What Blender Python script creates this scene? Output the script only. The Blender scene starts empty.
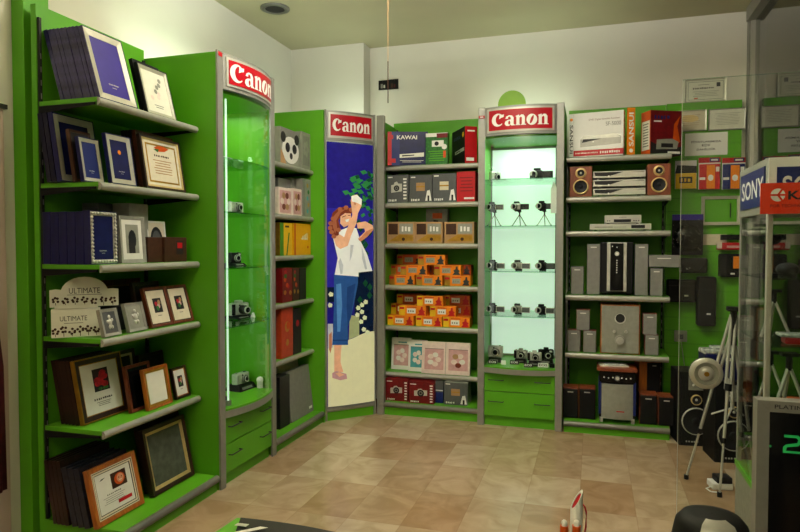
import bpy, bmesh, math, random
from mathutils import Matrix, Vector
from mathutils.geometry import tessellate_polygon
random.seed(7)
C = bpy.context.scene.collection
PI = math.pi
R = math.radians

# ------------------------------------------------------------------ camera and measuring
W, H, F, HC = 800, 532, 627.0, 1.35
YAW, PIT = R(17.1), R(1.8)
_f = Vector((-math.sin(YAW)*math.cos(PIT), math.cos(YAW)*math.cos(PIT), -math.sin(PIT)))
_r = Vector((math.cos(YAW), math.sin(YAW), 0))
_u = _r.cross(_f)
def ray(x, y): return _f + _r*((x-400)/F) + _u*((266-y)/F)
def atY(x, y, Y):
    d = ray(x, y); return Vector((0, 0, HC)) + d*(Y/d.y)
def atX(x, y, X):
    d = ray(x, y); return Vector((0, 0, HC)) + d*(X/d.x)
def atZ(x, y, Z):
    d = ray(x, y); return Vector((0, 0, HC)) + d*((Z-HC)/d.z)

cd = bpy.data.cameras.new('camera'); cam = bpy.data.objects.new('camera', cd); C.objects.link(cam)
cam.location = (0, 0, HC); cam.rotation_euler = (PI/2-PIT, 0, YAW)
cd.sensor_width = 36; cd.lens = F/W*36; cd.clip_start = 0.02
bpy.context.scene.camera = cam

# ------------------------------------------------------------------ materials
def lin(h):
    if isinstance(h, str):
        h = h.lstrip('#'); h = [int(h[i:i+2], 16)/255 for i in (0, 2, 4)]
    return tuple((c/12.92 if c <= .04045 else ((c+.055)/1.055)**2.4) for c in h)+(1,)
MATS = {}
def M(name, col=None, rough=.5, metal=0, spec=.3, noise=.08, scale=30, emit=0, coat=0):
    if col is None: return MATS[name]
    m = bpy.data.materials.new(name); m.use_nodes = True; MATS[name] = m
    nt = m.node_tree; b = nt.nodes['Principled BSDF']
    c = lin(col)
    b.inputs['Base Color'].default_value = c
    b.inputs['Roughness'].default_value = rough
    b.inputs['Metallic'].default_value = metal
    b.inputs['Specular IOR Level'].default_value = spec
    if coat: b.inputs['Coat Weight'].default_value = coat; b.inputs['Coat Roughness'].default_value = .08
    if emit:
        b.inputs['Emission Color'].default_value = c; b.inputs['Emission Strength'].default_value = emit
    elif noise:
        tc = nt.nodes.new('ShaderNodeTexCoord'); n = nt.nodes.new('ShaderNodeTexNoise')
        n.inputs['Scale'].default_value = scale; n.inputs['Detail'].default_value = 4
        r = nt.nodes.new('ShaderNodeValToRGB')
        k0, k1 = 1-noise, 1+noise
        r.color_ramp.elements[0].position = .3; r.color_ramp.elements[1].position = .7
        r.color_ramp.elements[0].color = (c[0]*k0, c[1]*k0, c[2]*k0, 1)
        r.color_ramp.elements[1].color = (min(1, c[0]*k1), min(1, c[1]*k1), min(1, c[2]*k1), 1)
        nt.links.new(tc.outputs['Object'], n.inputs['Vector']); nt.links.new(n.outputs['Fac'], r.inputs['Fac'])
        nt.links.new(r.outputs['Color'], b.inputs['Base Color'])
    return m
def wood(name, c0, c1, rough=.4, scale=9, stretch=(1, 1, 9)):
    m = bpy.data.materials.new(name); m.use_nodes = True; MATS[name] = m
    nt = m.node_tree; b = nt.nodes['Principled BSDF']; b.inputs['Roughness'].default_value = rough
    tc = nt.nodes.new('ShaderNodeTexCoord'); mp = nt.nodes.new('ShaderNodeMapping')
    mp.inputs['Scale'].default_value = (stretch[2], stretch[2], stretch[0])
    n = nt.nodes.new('ShaderNodeTexNoise'); n.inputs['Scale'].default_value = scale; n.inputs['Detail'].default_value = 6
    n.inputs['Distortion'].default_value = .8
    r = nt.nodes.new('ShaderNodeValToRGB')
    r.color_ramp.elements[0].position = .32; r.color_ramp.elements[0].color = lin(c0)
    r.color_ramp.elements[1].position = .68; r.color_ramp.elements[1].color = lin(c1)
    nt.links.new(tc.outputs['Object'], mp.inputs['Vector']); nt.links.new(mp.outputs['Vector'], n.inputs['Vector'])
    nt.links.new(n.outputs['Fac'], r.inputs['Fac']); nt.links.new(r.outputs['Color'], b.inputs['Base Color'])
    return m
def glass(name, tint=(.95, .985, .96), base=.04, gain=.9, rough=0.0):
    m = bpy.data.materials.new(name); m.use_nodes = True; MATS[name] = m
    nt = m.node_tree; nt.nodes.clear()
    o = nt.nodes.new('ShaderNodeOutputMaterial'); mx = nt.nodes.new('ShaderNodeMixShader')
    t = nt.nodes.new('ShaderNodeBsdfTransparent'); t.inputs['Color'].default_value = (*tint, 1)
    g = nt.nodes.new('ShaderNodeBsdfGlossy'); g.inputs['Roughness'].default_value = rough
    lw = nt.nodes.new('ShaderNodeLayerWeight'); lw.inputs['Blend'].default_value = .5
    p = nt.nodes.new('ShaderNodeMath'); p.operation = 'POWER'; p.inputs[1].default_value = 5
    a = nt.nodes.new('ShaderNodeMath'); a.operation = 'MULTIPLY_ADD'; a.inputs[1].default_value = gain; a.inputs[2].default_value = base
    nt.links.new(lw.outputs['Facing'], p.inputs[0]); nt.links.new(p.outputs[0], a.inputs[0])
    nt.links.new(a.outputs[0], mx.inputs[0]); nt.links.new(t.outputs[0], mx.inputs[1]); nt.links.new(g.outputs[0], mx.inputs[2])
    nt.links.new(mx.outputs[0], o.inputs['Surface'])
    return m

M('green', '#57a01c', .42, noise=.05, scale=5)
M('green_dark', '#3f7f14', .5, noise=.08, scale=6)
M('green_dot', '#7fae10', .4, noise=.04)
M('alu', '#8d8c86', .42, .35, noise=.05)
M('alu_light', '#b9b7ad', .38, .4, noise=.04)
M('chrome', '#d2d2ce', .14, 1, noise=0)
M('nose', '#a3a198', .35, .35, noise=.05)
M('black', '#08080a', .6, spec=.25, noise=.15)
M('black_gloss', '#08080a', .12, noise=0)
M('charcoal', '#17171a', .5, noise=.15)
M('slot', '#1a1f18', .6, noise=0)
M('white', '#d9d7cf', .5, noise=.03)
M('paper', '#dcdacb', .7, noise=.03)
M('cream', '#d3c8b0', .7, noise=.05)
M('card_white', '#e3e1dc', .45, noise=.02)
M('red', '#b3101a', .4, noise=.04)
M('sign_red', '#b00b1d', .3, noise=.02)
M('sign_white', '#f2f0ea', .4, noise=.01)
M('dark_red', '#6d0d12', .45, noise=.2)
M('maroon', '#4a0d18', .7, noise=.2)
M('orange', '#e5800f', .45, noise=.06)
M('orange_deep', '#c14c0c', .45, noise=.1)
M('board_orange', '#e2360b', .4, noise=.02)
M('yellow', '#dcae16', .45, noise=.06)
M('gold', '#b08431', .3, .7, noise=.15)
M('gold_pale', '#cdb27a', .35, .5, noise=.1)
M('blue', '#172463', .4, noise=.06)
M('violet', '#32238a', .35, noise=.1, scale=12)
M('navy', '#10134a', .3, noise=.2, scale=20)
M('blue_dark', '#0b0d28', .35, noise=.3, scale=14)
M('purple_wrap', '#2e2a58', .22, spec=.5, noise=.5, scale=26)
M('silver', '#c2c0b8', .3, .35, noise=.1)
M('silver_frame', '#b5b1a2', .35, .45, noise=.08)
M('silver_dim', '#9a9890', .35, .35, noise=.1)
M('gray', '#7c7b76', .5, noise=.08)
M('gray_box', '#8b8b80', .5, noise=.1)
M('gray_mid', '#525455', .5, noise=.1)
M('gray_dark', '#323436', .55, noise=.1)
M('photo_gray', '#4e5148', .3, noise=.35, scale=24)
M('ink', '#222020', .6, noise=0)
M('ink_soft', '#77746b', .7, noise=0)
M('pink', '#c79a98', .5, noise=.15, scale=24)
M('pink_pale', '#dcc9c0', .5, noise=.08)
M('teal', '#4c9aa0', .5, noise=.15)
M('brown', '#3c2113', .5, noise=.2)
M('brown_red', '#6b2b16', .4, noise=.15)
M('tan', '#a9835a', .6, noise=.1)
M('skin', '#c98f6c', .6, noise=.08)
M('flower_red', '#a61a26', .5, noise=.5, scale=60)
M('leaf', '#2f6b2f', .6, noise=.4, scale=60)
M('clear_plastic', '#b9beb9', .12, noise=.5, scale=40)
M('cone', '#17171a', .6, noise=.1)
M('lens', '#101218', .05, noise=0)
M('tube', '#cfe8d6', emit=.7)
M('tube_warm', '#ffdf9a', emit=14)
M('led_green', '#1c8a40', emit=.45)
M('lamp_off', '#6f6e66', .4, .3)
wood('wood_dark', '#1b0f0a', '#33190e')
wood('wood_red', '#4a1f0e', '#6e3218')
wood('wood_orange', '#8a4715', '#b0641f')
wood('wood_speaker', '#6a2c14', '#8a4322')
wood('wood_dot', '#0b0b12', '#23263a', scale=60, stretch=(1, 1, 1))
glass('glass_pane', (.965, .985, .965), .03, .8)
glass('glass_case', (.95, .97, .955), .03, .8)
glass('glass_shelf', (.72, .9, .78), .05, .9)
glass('glass_window', (.45, .45, .42), .07, 1.35)
glass('glass_door', (.965, .985, .97), .02, .6)

def floor_mat():
    m = bpy.data.materials.new('marble_floor'); m.use_nodes = True; nt = m.node_tree; b = nt.nodes['Principled BSDF']
    N = nt.nodes.new; L = nt.links.new
    tc = N('ShaderNodeTexCoord'); sp = N('ShaderNodeSeparateXYZ'); L(tc.outputs['Object'], sp.inputs[0])
    def math_(op, a, v=None, v2=None):
        n = N('ShaderNodeMath'); n.operation = op
        if hasattr(a, 'links'): L(a, n.inputs[0])
        else: n.inputs[0].default_value = a
        if v is not None:
            if hasattr(v, 'links'): L(v, n.inputs[1])
            else: n.inputs[1].default_value = v
        if v2 is not None: n.inputs[2].default_value = v2
        return n.outputs[0]
    sy = .44; sx = .275
    ay = math_('MULTIPLY_ADD', sp.outputs['Y'], 1/sy, -2.86/sy+20)
    row = math_('FLOOR', ay)
    ax = math_('MULTIPLY_ADD', sp.outputs['X'], 1/sx, 1.43/sx+40)
    col = math_('FLOOR', ax)
    fx = math_('FRACT', ax); fy = math_('FRACT', ay)
    cb = N('ShaderNodeCombineXYZ'); L(col, cb.inputs[0]); L(row, cb.inputs[1])
    wn = N('ShaderNodeTexWhiteNoise'); wn.noise_dimensions = '2D'; L(cb.outputs[0], wn.inputs['Vector'])
    rp = N('ShaderNodeValToRGB'); e = rp.color_ramp.elements
    e[0].position = 0; e[0].color = lin('#a98f72'); e[1].position = 1; e[1].color = lin('#bba78c')
    for p, h in ((.25, '#a18262'), (.45, '#b29b7e'), (.7, '#ae9578')):
        q = e.new(p); q.color = lin(h)
    L(wn.outputs['Value'], rp.inputs['Fac'])
    off = N('ShaderNodeVectorMath'); off.operation = 'MULTIPLY_ADD'; off.inputs[1].default_value = (7, 13, 0)
    L(cb.outputs[0], off.inputs[0]); L(tc.outputs['Object'], off.inputs[2])
    n1 = N('ShaderNodeTexNoise'); n1.inputs['Scale'].default_value = 5; n1.inputs['Detail'].default_value = 8; n1.inputs['Distortion'].default_value = 1.4
    L(off.outputs[0], n1.inputs['Vector'])
    r1 = N('ShaderNodeValToRGB'); r1.color_ramp.elements[0].position = .35; r1.color_ramp.elements[0].color = (.8, .76, .7, 1)
    r1.color_ramp.elements[1].position = .65; r1.color_ramp.elements[1].color = (1.06, 1.06, 1.06, 1)
    L(n1.outputs['Fac'], r1.inputs['Fac'])
    mx = N('ShaderNodeMixRGB'); mx.blend_type = 'MULTIPLY'; mx.inputs[0].default_value = 1
    L(rp.outputs[0], mx.inputs[1]); L(r1.outputs[0], mx.inputs[2])
    # thin seams between the slabs
    ex = math_('MINIMUM', fx, math_('SUBTRACT', 1.0, fx)); ey = math_('MINIMUM', fy, math_('SUBTRACT', 1.0, fy))
    gx = math_('LESS_THAN', ex, .008); gy = math_('LESS_THAN', ey, .005)
    g = math_('MAXIMUM', gx, gy)
    gm = math_('MULTIPLY', g, .25)
    m2 = N('ShaderNodeMixRGB'); L(gm, m2.inputs[0]); L(mx.outputs[0], m2.inputs[1]); m2.inputs[2].default_value = lin('#7d5f40')
    L(m2.outputs[0], b.inputs['Base Color'])
    b.inputs['Roughness'].default_value = .16; b.inputs['Specular IOR Level'].default_value = .45
    MATS['floor'] = m
floor_mat()
def wall_mat(name, col):
    m = M(name, col, .9, noise=.03, scale=2.5, spec=.2)
    nt = m.node_tree; b = nt.nodes['Principled BSDF']
    n = nt.nodes.new('ShaderNodeTexNoise'); n.inputs['Scale'].default_value = 180
    bp = nt.nodes.new('ShaderNodeBump'); bp.inputs['Strength'].default_value = .04
    nt.links.new(n.outputs['Fac'], bp.inputs['Height']); nt.links.new(bp.outputs['Normal'], b.inputs['Normal'])
wall_mat('wall', '#dedacf'); wall_mat('ceil', '#bcb596'); wall_mat('column', '#b9a69b')

def backlit_mat():
    m = bpy.data.materials.new('backlit_panel'); m.use_nodes = True; nt = m.node_tree; b = nt.nodes['Principled BSDF']
    b.inputs['Base Color'].default_value = lin('#c8e6d4'); b.inputs['Roughness'].default_value = .25
    b.inputs['Emission Color'].default_value = lin('#e4f2e6'); b.inputs['Emission Strength'].default_value = .62
    MATS['backlit'] = m
backlit_mat()

# ------------------------------------------------------------------ mesh builder
_tc = {}
def text_geo(s, bold=0.0):
    k = (s, bold)
    if k in _tc: return _tc[k]
    cu = bpy.data.curves.new('lettering', 'FONT'); cu.body = s; cu.resolution_u = 3; cu.offset = bold
    o = bpy.data.objects.new('lettering', cu); C.objects.link(o)
    dg = bpy.context.evaluated_depsgraph_get(); dg.update()
    me = bpy.data.meshes.new_from_object(o.evaluated_get(dg))
    vs = [tuple(v.co) for v in me.vertices]; fs = [tuple(p.vertices) for p in me.polygons]
    bpy.data.objects.remove(o); bpy.data.curves.remove(cu); bpy.data.meshes.remove(me)
    if vs:
        x0 = min(v[0] for v in vs); x1 = max(v[0] for v in vs); y0 = min(v[1] for v in vs); y1 = max(v[1] for v in vs)
        vs = [((v[0]-x0)/max(1e-6, x1-x0)-.5, (v[1]-y0)/max(1e-6, y1-y0)-.5) for v in vs]
    _tc[k] = (vs, fs); return _tc[k]

class MB:
    def __init__(s): s.v = []; s.f = []; s.mi = []; s.sm = []; s.mats = []; s.st = [Matrix()]
    def push(s, m): s.st.append(s.st[-1] @ m); return s
    def pop(s): s.st.pop(); return s
    def add(s, vs, fs, mat, sm=False):
        if mat not in s.mats: s.mats.append(mat)
        k = s.mats.index(mat); b = len(s.v); T = s.st[-1]
        s.v += [T @ Vector(v) for v in vs]
        flip = T.determinant() < 0
        for f in fs:
            f = [b+i for i in f]
            s.f.append(f[::-1] if flip else f); s.mi.append(k); s.sm.append(sm)
        return s
    def box(s, x0, x1, y0, y1, z0, z1, mat, bev=0, seg=2):
        if bev:
            bm = bmesh.new(); bmesh.ops.create_cube(bm, size=1)
            for v in bm.verts: v.co = Vector((x0+(v.co.x+.5)*(x1-x0), y0+(v.co.y+.5)*(y1-y0), z0+(v.co.z+.5)*(z1-z0)))
            bmesh.ops.bevel(bm, geom=bm.edges[:], offset=bev, segments=seg, profile=.5, affect='EDGES')
            bm.verts.index_update()
            r = s.add([v.co.copy() for v in bm.verts], [[v.index for v in f.verts] for f in bm.faces], mat, False); bm.free(); return r
        v = [(x0, y0, z0), (x1, y0, z0), (x1, y1, z0), (x0, y1, z0), (x0, y0, z1), (x1, y0, z1), (x1, y1, z1), (x0, y1, z1)]
        return s.add(v, [(3, 2, 1, 0), (4, 5, 6, 7), (0, 1, 5, 4), (1, 2, 6, 5), (2, 3, 7, 6), (3, 0, 4, 7)], mat)
    def cyl(s, p0, p1, r0, mat, r1=None, n=16, cap=True):
        p0 = Vector(p0); p1 = Vector(p1); r1 = r0 if r1 is None else r1
        q = (p1-p0).to_track_quat('Z', 'Y')
        vs = []
        for p, r in ((p0, r0), (p1, r1)):
            for i in range(n):
                a = 2*PI*i/n; vs.append(p + q @ Vector((r*math.cos(a), r*math.sin(a), 0)))
        s.add(vs, [(i, (i+1) % n, n+(i+1) % n, n+i) for i in range(n)], mat, True)
        if cap: s.add(vs, [tuple(range(n-1, -1, -1)), tuple(range(n, 2*n))], mat)
        return s
    def lathe(s, prof, mat, n=24, o=(0, 0, 0), axis=(0, 0, 1)):
        q = Vector(axis).to_track_quat('Z', 'Y'); o = Vector(o); vs = []; fs = []
        for r, z in prof:
            for i in range(n):
                a = 2*PI*i/n; vs.append(o + q @ Vector((r*math.cos(a), r*math.sin(a), z)))
        for j in range(len(prof)-1):
            for i in range(n): fs.append((j*n+i, j*n+(i+1) % n, (j+1)*n+(i+1) % n, (j+1)*n+i))
        s.add(vs, fs, mat, True)
        return s
    def tube(s, pts, r, mat, n=8):
        pts = [Vector(p) for p in pts]; vs = []; fs = []
        for k, p in enumerate(pts):
            t = (pts[min(k+1, len(pts)-1)]-pts[max(k-1, 0)]).normalized(); q = t.to_track_quat('Z', 'Y')
            for i in range(n):
                a = 2*PI*i/n; vs.append(p + q @ Vector((r*math.cos(a), r*math.sin(a), 0)))
        for j in range(len(pts)-1):
            for i in range(n): fs.append((j*n+i, j*n+(i+1) % n, (j+1)*n+(i+1) % n, (j+1)*n+i))
        s.add(vs, fs, mat, True); s.add(vs, [tuple(range(n-1, -1, -1)), tuple(range(len(vs)-n, len(vs)))], mat); return s
    def sph(s, c, r, mat, n=16, m=10):
        if not hasattr(r, '__len__'): r = (r, r, r)
        vs = []; fs = []
        for j in range(m+1):
            t = PI*j/m
            for i in range(n):
                a = 2*PI*i/n; vs.append((c[0]+r[0]*math.sin(t)*math.cos(a), c[1]+r[1]*math.sin(t)*math.sin(a), c[2]-r[2]*math.cos(t)))
        for j in range(m):
            for i in range(n): fs.append((j*n+i, j*n+(i+1) % n, (j+1)*n+(i+1) % n, (j+1)*n+i))
        return s.add(vs, fs, mat, True)
    def poly(s, pts, mat, y, y1=None, warp=None):
        """an outline in the XZ plane facing -Y, optionally thick (y..y1)"""
        if warp:
            vs = []; fs = []
            for t in s._tri(pts):
                for q in s._bands([pts[i] for i in t], .022):
                    fs.append(tuple(range(len(vs), len(vs)+len(q)))); vs += [(p[0], y+warp(p[0]), p[1]) for p in q]
            return s.add(vs, fs, mat)
        n = len(pts); t = s._tri(pts)
        s.add([(p[0], y, p[1]) for p in pts], t, mat)
        if y1 is not None:
            s.add([(p[0], y1, p[1]) for p in pts], [f[::-1] for f in t], mat)
            ar = sum(pts[i][0]*pts[(i+1) % n][1]-pts[(i+1) % n][0]*pts[i][1] for i in range(n))
            fs = [(i, i+n, (i+1) % n+n, (i+1) % n) for i in range(n)]
            if ar < 0: fs = [f[::-1] for f in fs]
            s.add([(p[0], y, p[1]) for p in pts]+[(p[0], y1, p[1]) for p in pts], fs, mat)
        return s
    def _bands(s, tri, bw):
        def clip(ps, x, keep):
            out = []
            for i in range(len(ps)):
                a, b = ps[i], ps[(i+1) % len(ps)]; da, db = (a[0]-x)*keep, (b[0]-x)*keep
                if da >= 0: out.append(a)
                if da*db < 0:
                    t = da/(da-db); out.append((x, a[1]+(b[1]-a[1])*t))
            return out
        k0 = math.floor(min(p[0] for p in tri)/bw); k1 = math.floor(max(p[0] for p in tri)/bw); res = []
        for k in range(k0, k1+1):
            q = clip(clip(tri, k*bw, 1), (k+1)*bw, -1)
            if len(q) > 2: res.append(q)
        return res
    def _tri(s, pts):
        out = []
        for t in tessellate_polygon([[Vector((p[0], p[1], 0)) for p in pts]]):
            a, b, c = (pts[i] for i in t)
            cr = (b[0]-a[0])*(c[1]-a[1])-(b[1]-a[1])*(c[0]-a[0])
            out.append(tuple(t) if cr > 0 else tuple(t)[::-1])
        return out
    def rect(s, x0, x1, z0, z1, mat, y): return s.add([(x0, y, z0), (x1, y, z0), (x1, y, z1), (x0, y, z1)], [(0, 1, 2, 3)], mat)
    def disc(s, cx, cz, r, mat, y, n=24, r0=0, rz=None):
        rz = r if rz is None else rz; k = rz/r
        o = [(cx+r*math.cos(2*PI*i/n), y, cz+rz*math.sin(2*PI*i/n)) for i in range(n)]
        if r0 <= 0: return s.add(o, [tuple(range(n))], mat)
        q = [(cx+r0*math.cos(2*PI*i/n), y, cz+r0*k*math.sin(2*PI*i/n)) for i in range(n)]
        return s.add(o+q, [(i, (i+1) % n, n+(i+1) % n, n+i) for i in range(n)], mat)
    def ring(s, x0, x1, z0, z1, w, y0, y1, mat, slope=0):
        """a mitred frame moulding, front at y0, back at y1, inner edge set back by slope"""
        a = [(x0, y0, z0), (x1, y0, z0), (x1, y0, z1), (x0, y0, z1)]
        yi = y0+slope
        b = [(x0+w, yi, z0+w), (x1-w, yi, z0+w), (x1-w, yi, z1-w), (x0+w, yi, z1-w)]
        c = [(p[0], y1, p[2]) for p in a]; d = [(p[0], y1, p[2]) for p in b]
        fs = []
        for i in range(4):
            j = (i+1) % 4
            fs += [(i, j, 4+j, 4+i), (8+i, 8+j, j, i), (4+i, 4+j, 12+j, 12+i), (12+i, 12+j, 8+j, 8+i)]
        return s.add(a+b+c+d, fs, mat)
    def text(s, t, cx, cz, w, h, mat, y, rot=0, bold=0.0, warp=None):
        vs, fs = text_geo(t, bold); ca, sa = math.cos(rot), math.sin(rot); out = []
        for x, z in vs:
            x *= w; z *= h; px = cx+x*ca-z*sa; out.append((px, y+(warp(px) if warp else 0), cz+x*sa+z*ca))
        return s.add(out, fs, mat)
    def lines(s, x0, x1, z0, z1, n, mat, y, frac=.35, seed=1):
        rnd = random.Random(seed)
        for i in range(n):
            z = z1-(i+.5)*(z1-z0)/n; hh = (z1-z0)/n*frac/2; q = rnd.uniform(0, .25)*(x1-x0)
            s.rect(x0+q*.5, x1-q*.5, z-hh, z+hh, mat, y)
        return s
    def words(s, x0, x1, cz, h, n, mat, y, seed=1):
        rnd = random.Random(seed); x = x0; u = (x1-x0)/n
        for i in range(n): s.rect(x0+i*u, x0+i*u+u*rnd.uniform(.5, .85), cz-h*rnd.uniform(.35, .5), cz+h*rnd.uniform(.3, .5), mat, y)
        return s
    def curved(s, x0, x1, z0, z1, fn, y, th, mat, n=14):
        vs = []; fs = []
        for i in range(n+1):
            x = x0+(x1-x0)*i/n; yy = y+fn(x)
            vs += [(x, yy, z0), (x, yy, z1), (x, yy+th, z1), (x, yy+th, z0)]
        for i in range(n):
            a, b = 4*i, 4*i+4
            fs += [(a, b, b+1, a+1), (a+1, b+1, b+2, a+2), (a+2, b+2, b+3, a+3), (a+3, b+3, b, a)]
        fs += [(0, 1, 2, 3), (4*n+3, 4*n+2, 4*n+1, 4*n)]
        return s.add(vs, fs, mat)
    def slab(s, x0, x1, z0, z1, fn, y0, y1, mat, n=14):
        """a horizontal board with a curved front edge y0+fn(x) and a straight back y1"""
        vs = []; fs = []
        for i in range(n+1):
            x = x0+(x1-x0)*i/n; yy = y0+fn(x)
            vs += [(x, yy, z0), (x, yy, z1), (x, y1, z1), (x, y1, z0)]
        for i in range(n):
            a, b = 4*i, 4*i+4
            fs += [(a, b, b+1, a+1), (a+1, b+1, b+2, a+2), (a+2, b+2, b+3, a+3), (a+3, b+3, b, a)]
        fs += [(0, 1, 2, 3), (4*n+3, 4*n+2, 4*n+1, 4*n)]
        return s.add(vs, fs, mat)
    def build(s, name, parent=None, label=None):
        me = bpy.data.meshes.new(name); me.from_pydata(s.v, [], s.f)
        for m in s.mats: me.materials.append(MATS[m])
        me.polygons.foreach_set('material_index', s.mi); me.polygons.foreach_set('use_smooth', s.sm); me.update()
        o = bpy.data.objects.new(name, me); C.objects.link(o)
        if parent: o.parent = parent
        if label: o['label'] = label
        return o

def tag(o, label, cat, group=None, loc=None, rz=0, tilt=0, kind=None, ry=0):
    o['label'] = label; o['category'] = cat
    if group: o['group'] = group
    if kind: o['kind'] = kind
    if loc is not None: o.location = loc
    o.rotation_euler = (-tilt, ry, rz); return o
def thing(name, label, cat, loc=(0, 0, 0), rz=0, group=None, tilt=0, ry=0):
    return tag(_emp(name), label, cat, group, loc, rz, tilt, None, ry)
def _emp(name):
    o = bpy.data.objects.new(name, None); o.empty_display_size = .1; C.objects.link(o); return o
def struct(name, mb):
    o = mb.build(name); o['kind'] = 'structure'; return o

# ------------------------------------------------------------------ room
XL, XR, YB, YF, ZC = -2.56, 1.11, 5.22, -1.6, 3.08
struct('floor', MB().box(XL-.1, XR+.1, YF-.1, YB+.1, -.06, 0, 'floor'))
struct('ceiling', MB().box(XL-.1, XR+.1, YF-.1, YB+.1, ZC, ZC+.06, 'ceil'))
struct('wall_back', MB().box(XL-.1, XR+.1, YB, YB+.1, 0, ZC, 'wall'))
struct('wall_left', MB().box(XL-.1, XL, YF, YB, 0, ZC, 'wall'))
struct('wall_front', MB().box(XL-.1, XR+.1, YF-.1, YF, 0, ZC, 'wall'))
struct('wall_corner', MB().box(XL, -1.88, 5.06, YB, 0, ZC, 'wall'))
struct('wall_pilaster', MB().box(XL, -2.535, 1.7, 2.185, 0, 1.965, 'column').box(XL, -2.52, 1.7, 2.195, 1.965, 1.985, 'slot'))
# glazed shop front along the side, dark outside
win = MB()
yy = [YF, -.2, 1.5, 3.3, YB]
for y0 in yy[1:-1]: win.box(XR-.05, XR+.03, y0-.03, y0+.03, 0, ZC-.06, 'alu')
win.box(XR-.038, XR+.03, YB-.07, YB-.001, 0, ZC-.002, 'alu').box(XR-.03, XR+.03, YB-.1, YB-.07, 0, ZC-.06, 'alu_light')
win.box(XR-.06, XR+.03, YF, YB-.07, ZC-.1, ZC-.002, 'alu').box(XR-.06, XR+.03, YF, YB-.07, 0.001, .06, 'alu')
wf = struct('window_frame', win)
g = struct('window_1', MB().box(XR-.004, XR+.004, YF, YB-.1, .06, ZC-.1, 'glass_window'))
struct('dark_outside', MB().box(XR+.09, XR+.12, YF, YB, 0, ZC, 'black'))  # black sheet behind the glass stands in for the dark outside

# ------------------------------------------------------------------ Canon wordmark
def arc(cx, cz, rx, rz, a0, a1, n=14):
    return [(cx+rx*math.cos(R(a0+(a1-a0)*i/n)), cz+rz*math.sin(R(a0+(a1-a0)*i/n))) for i in range(n+1)]
def wordmark(mb, cx, cz, w, h, y, warp, ink, ground):
    c = arc(.5, .5, .5, .5, 48, 318, 24)+arc(.63, .52, .30, .39, 312, 92, 18)+[(.64, .80), (.60, .56), (.80, .66), (.98, .70), (1.0, .9)]
    a = [(1.12, .54), (1.2, .72), (1.42, .8), (1.66, .76), (1.78, .6), (1.78, .1), (1.88, .06), (1.88, 0), (1.6, 0), (1.56, .08), (1.4, -.02), (1.18, 0), (1.06, .15),
         (1.12, .34), (1.3, .44), (1.55, .47), (1.55, .6), (1.45, .7), (1.34, .66), (1.34, .54)]
    n = [(1.95, .72), (2.22, .8), (2.22, .68), (2.38, .8), (2.55, .78), (2.66, .62), (2.66, .08), (2.75, .05), (2.75, 0), (2.36, 0), (2.36, .05), (2.43, .08), (2.43, .55),
         (2.37, .64), (2.24, .56), (2.24, .08), (2.3, .05), (2.3, 0), (1.93, 0), (1.93, .05), (2.0, .08), (2.0, .64), (1.95, .66)]
    o = arc(3.2, .39, .41, .42, 0, 345, 23)
    def T(ps): return [(cx+(x/4.5-.5)*w, cz+(z-.49)*h) for x, z in ps]
    for ps in (c, a, n, o, [(x+1.72, z) for x, z in n]): mb.poly(T(ps), ink, y, warp=warp)
    t = R(22); ho = [(3.2+.10*math.cos(q)*math.cos(t)+.33*math.sin(q)*math.sin(t), .39-.10*math.cos(q)*math.sin(t)+.33*math.sin(q)*math.cos(t)) for q in [2*PI*i/20 for i in range(20)]]
    mb.poly(T(ho), ground, y-.0012, warp=warp)
    mb.poly(T(arc(1.44, .22, .085, .15, 0, 342, 19)), ground, y-.0012, warp=warp)

# ------------------------------------------------------------------ shop fittings
def sign_box(root, w, z0, z1, bul, y, ww, hh):
    mb = MB(); fn = lambda x: -bul*(1-(2*x/w)**2)
    mb.curved(-w/2, w/2, z0, z1, fn, y, .04, 'alu')
    mb.curved(-w/2+.018, w/2-.018, z0+.02, z1-.016, fn, y-.006, .006, 'alu_light')
    mb.curved(-w/2+.032, w/2-.032, z0+.034, z1-.03, fn, y-.009, .004, 'sign_red')
    wordmark(mb, 0, (z0+z1)/2+.002, w*ww, (z1-z0)*hh, y-.011, fn, 'sign_white', 'sign_red')
    return mb.build('sign', root, 'red sign with white lettering in a grey frame')

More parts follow.
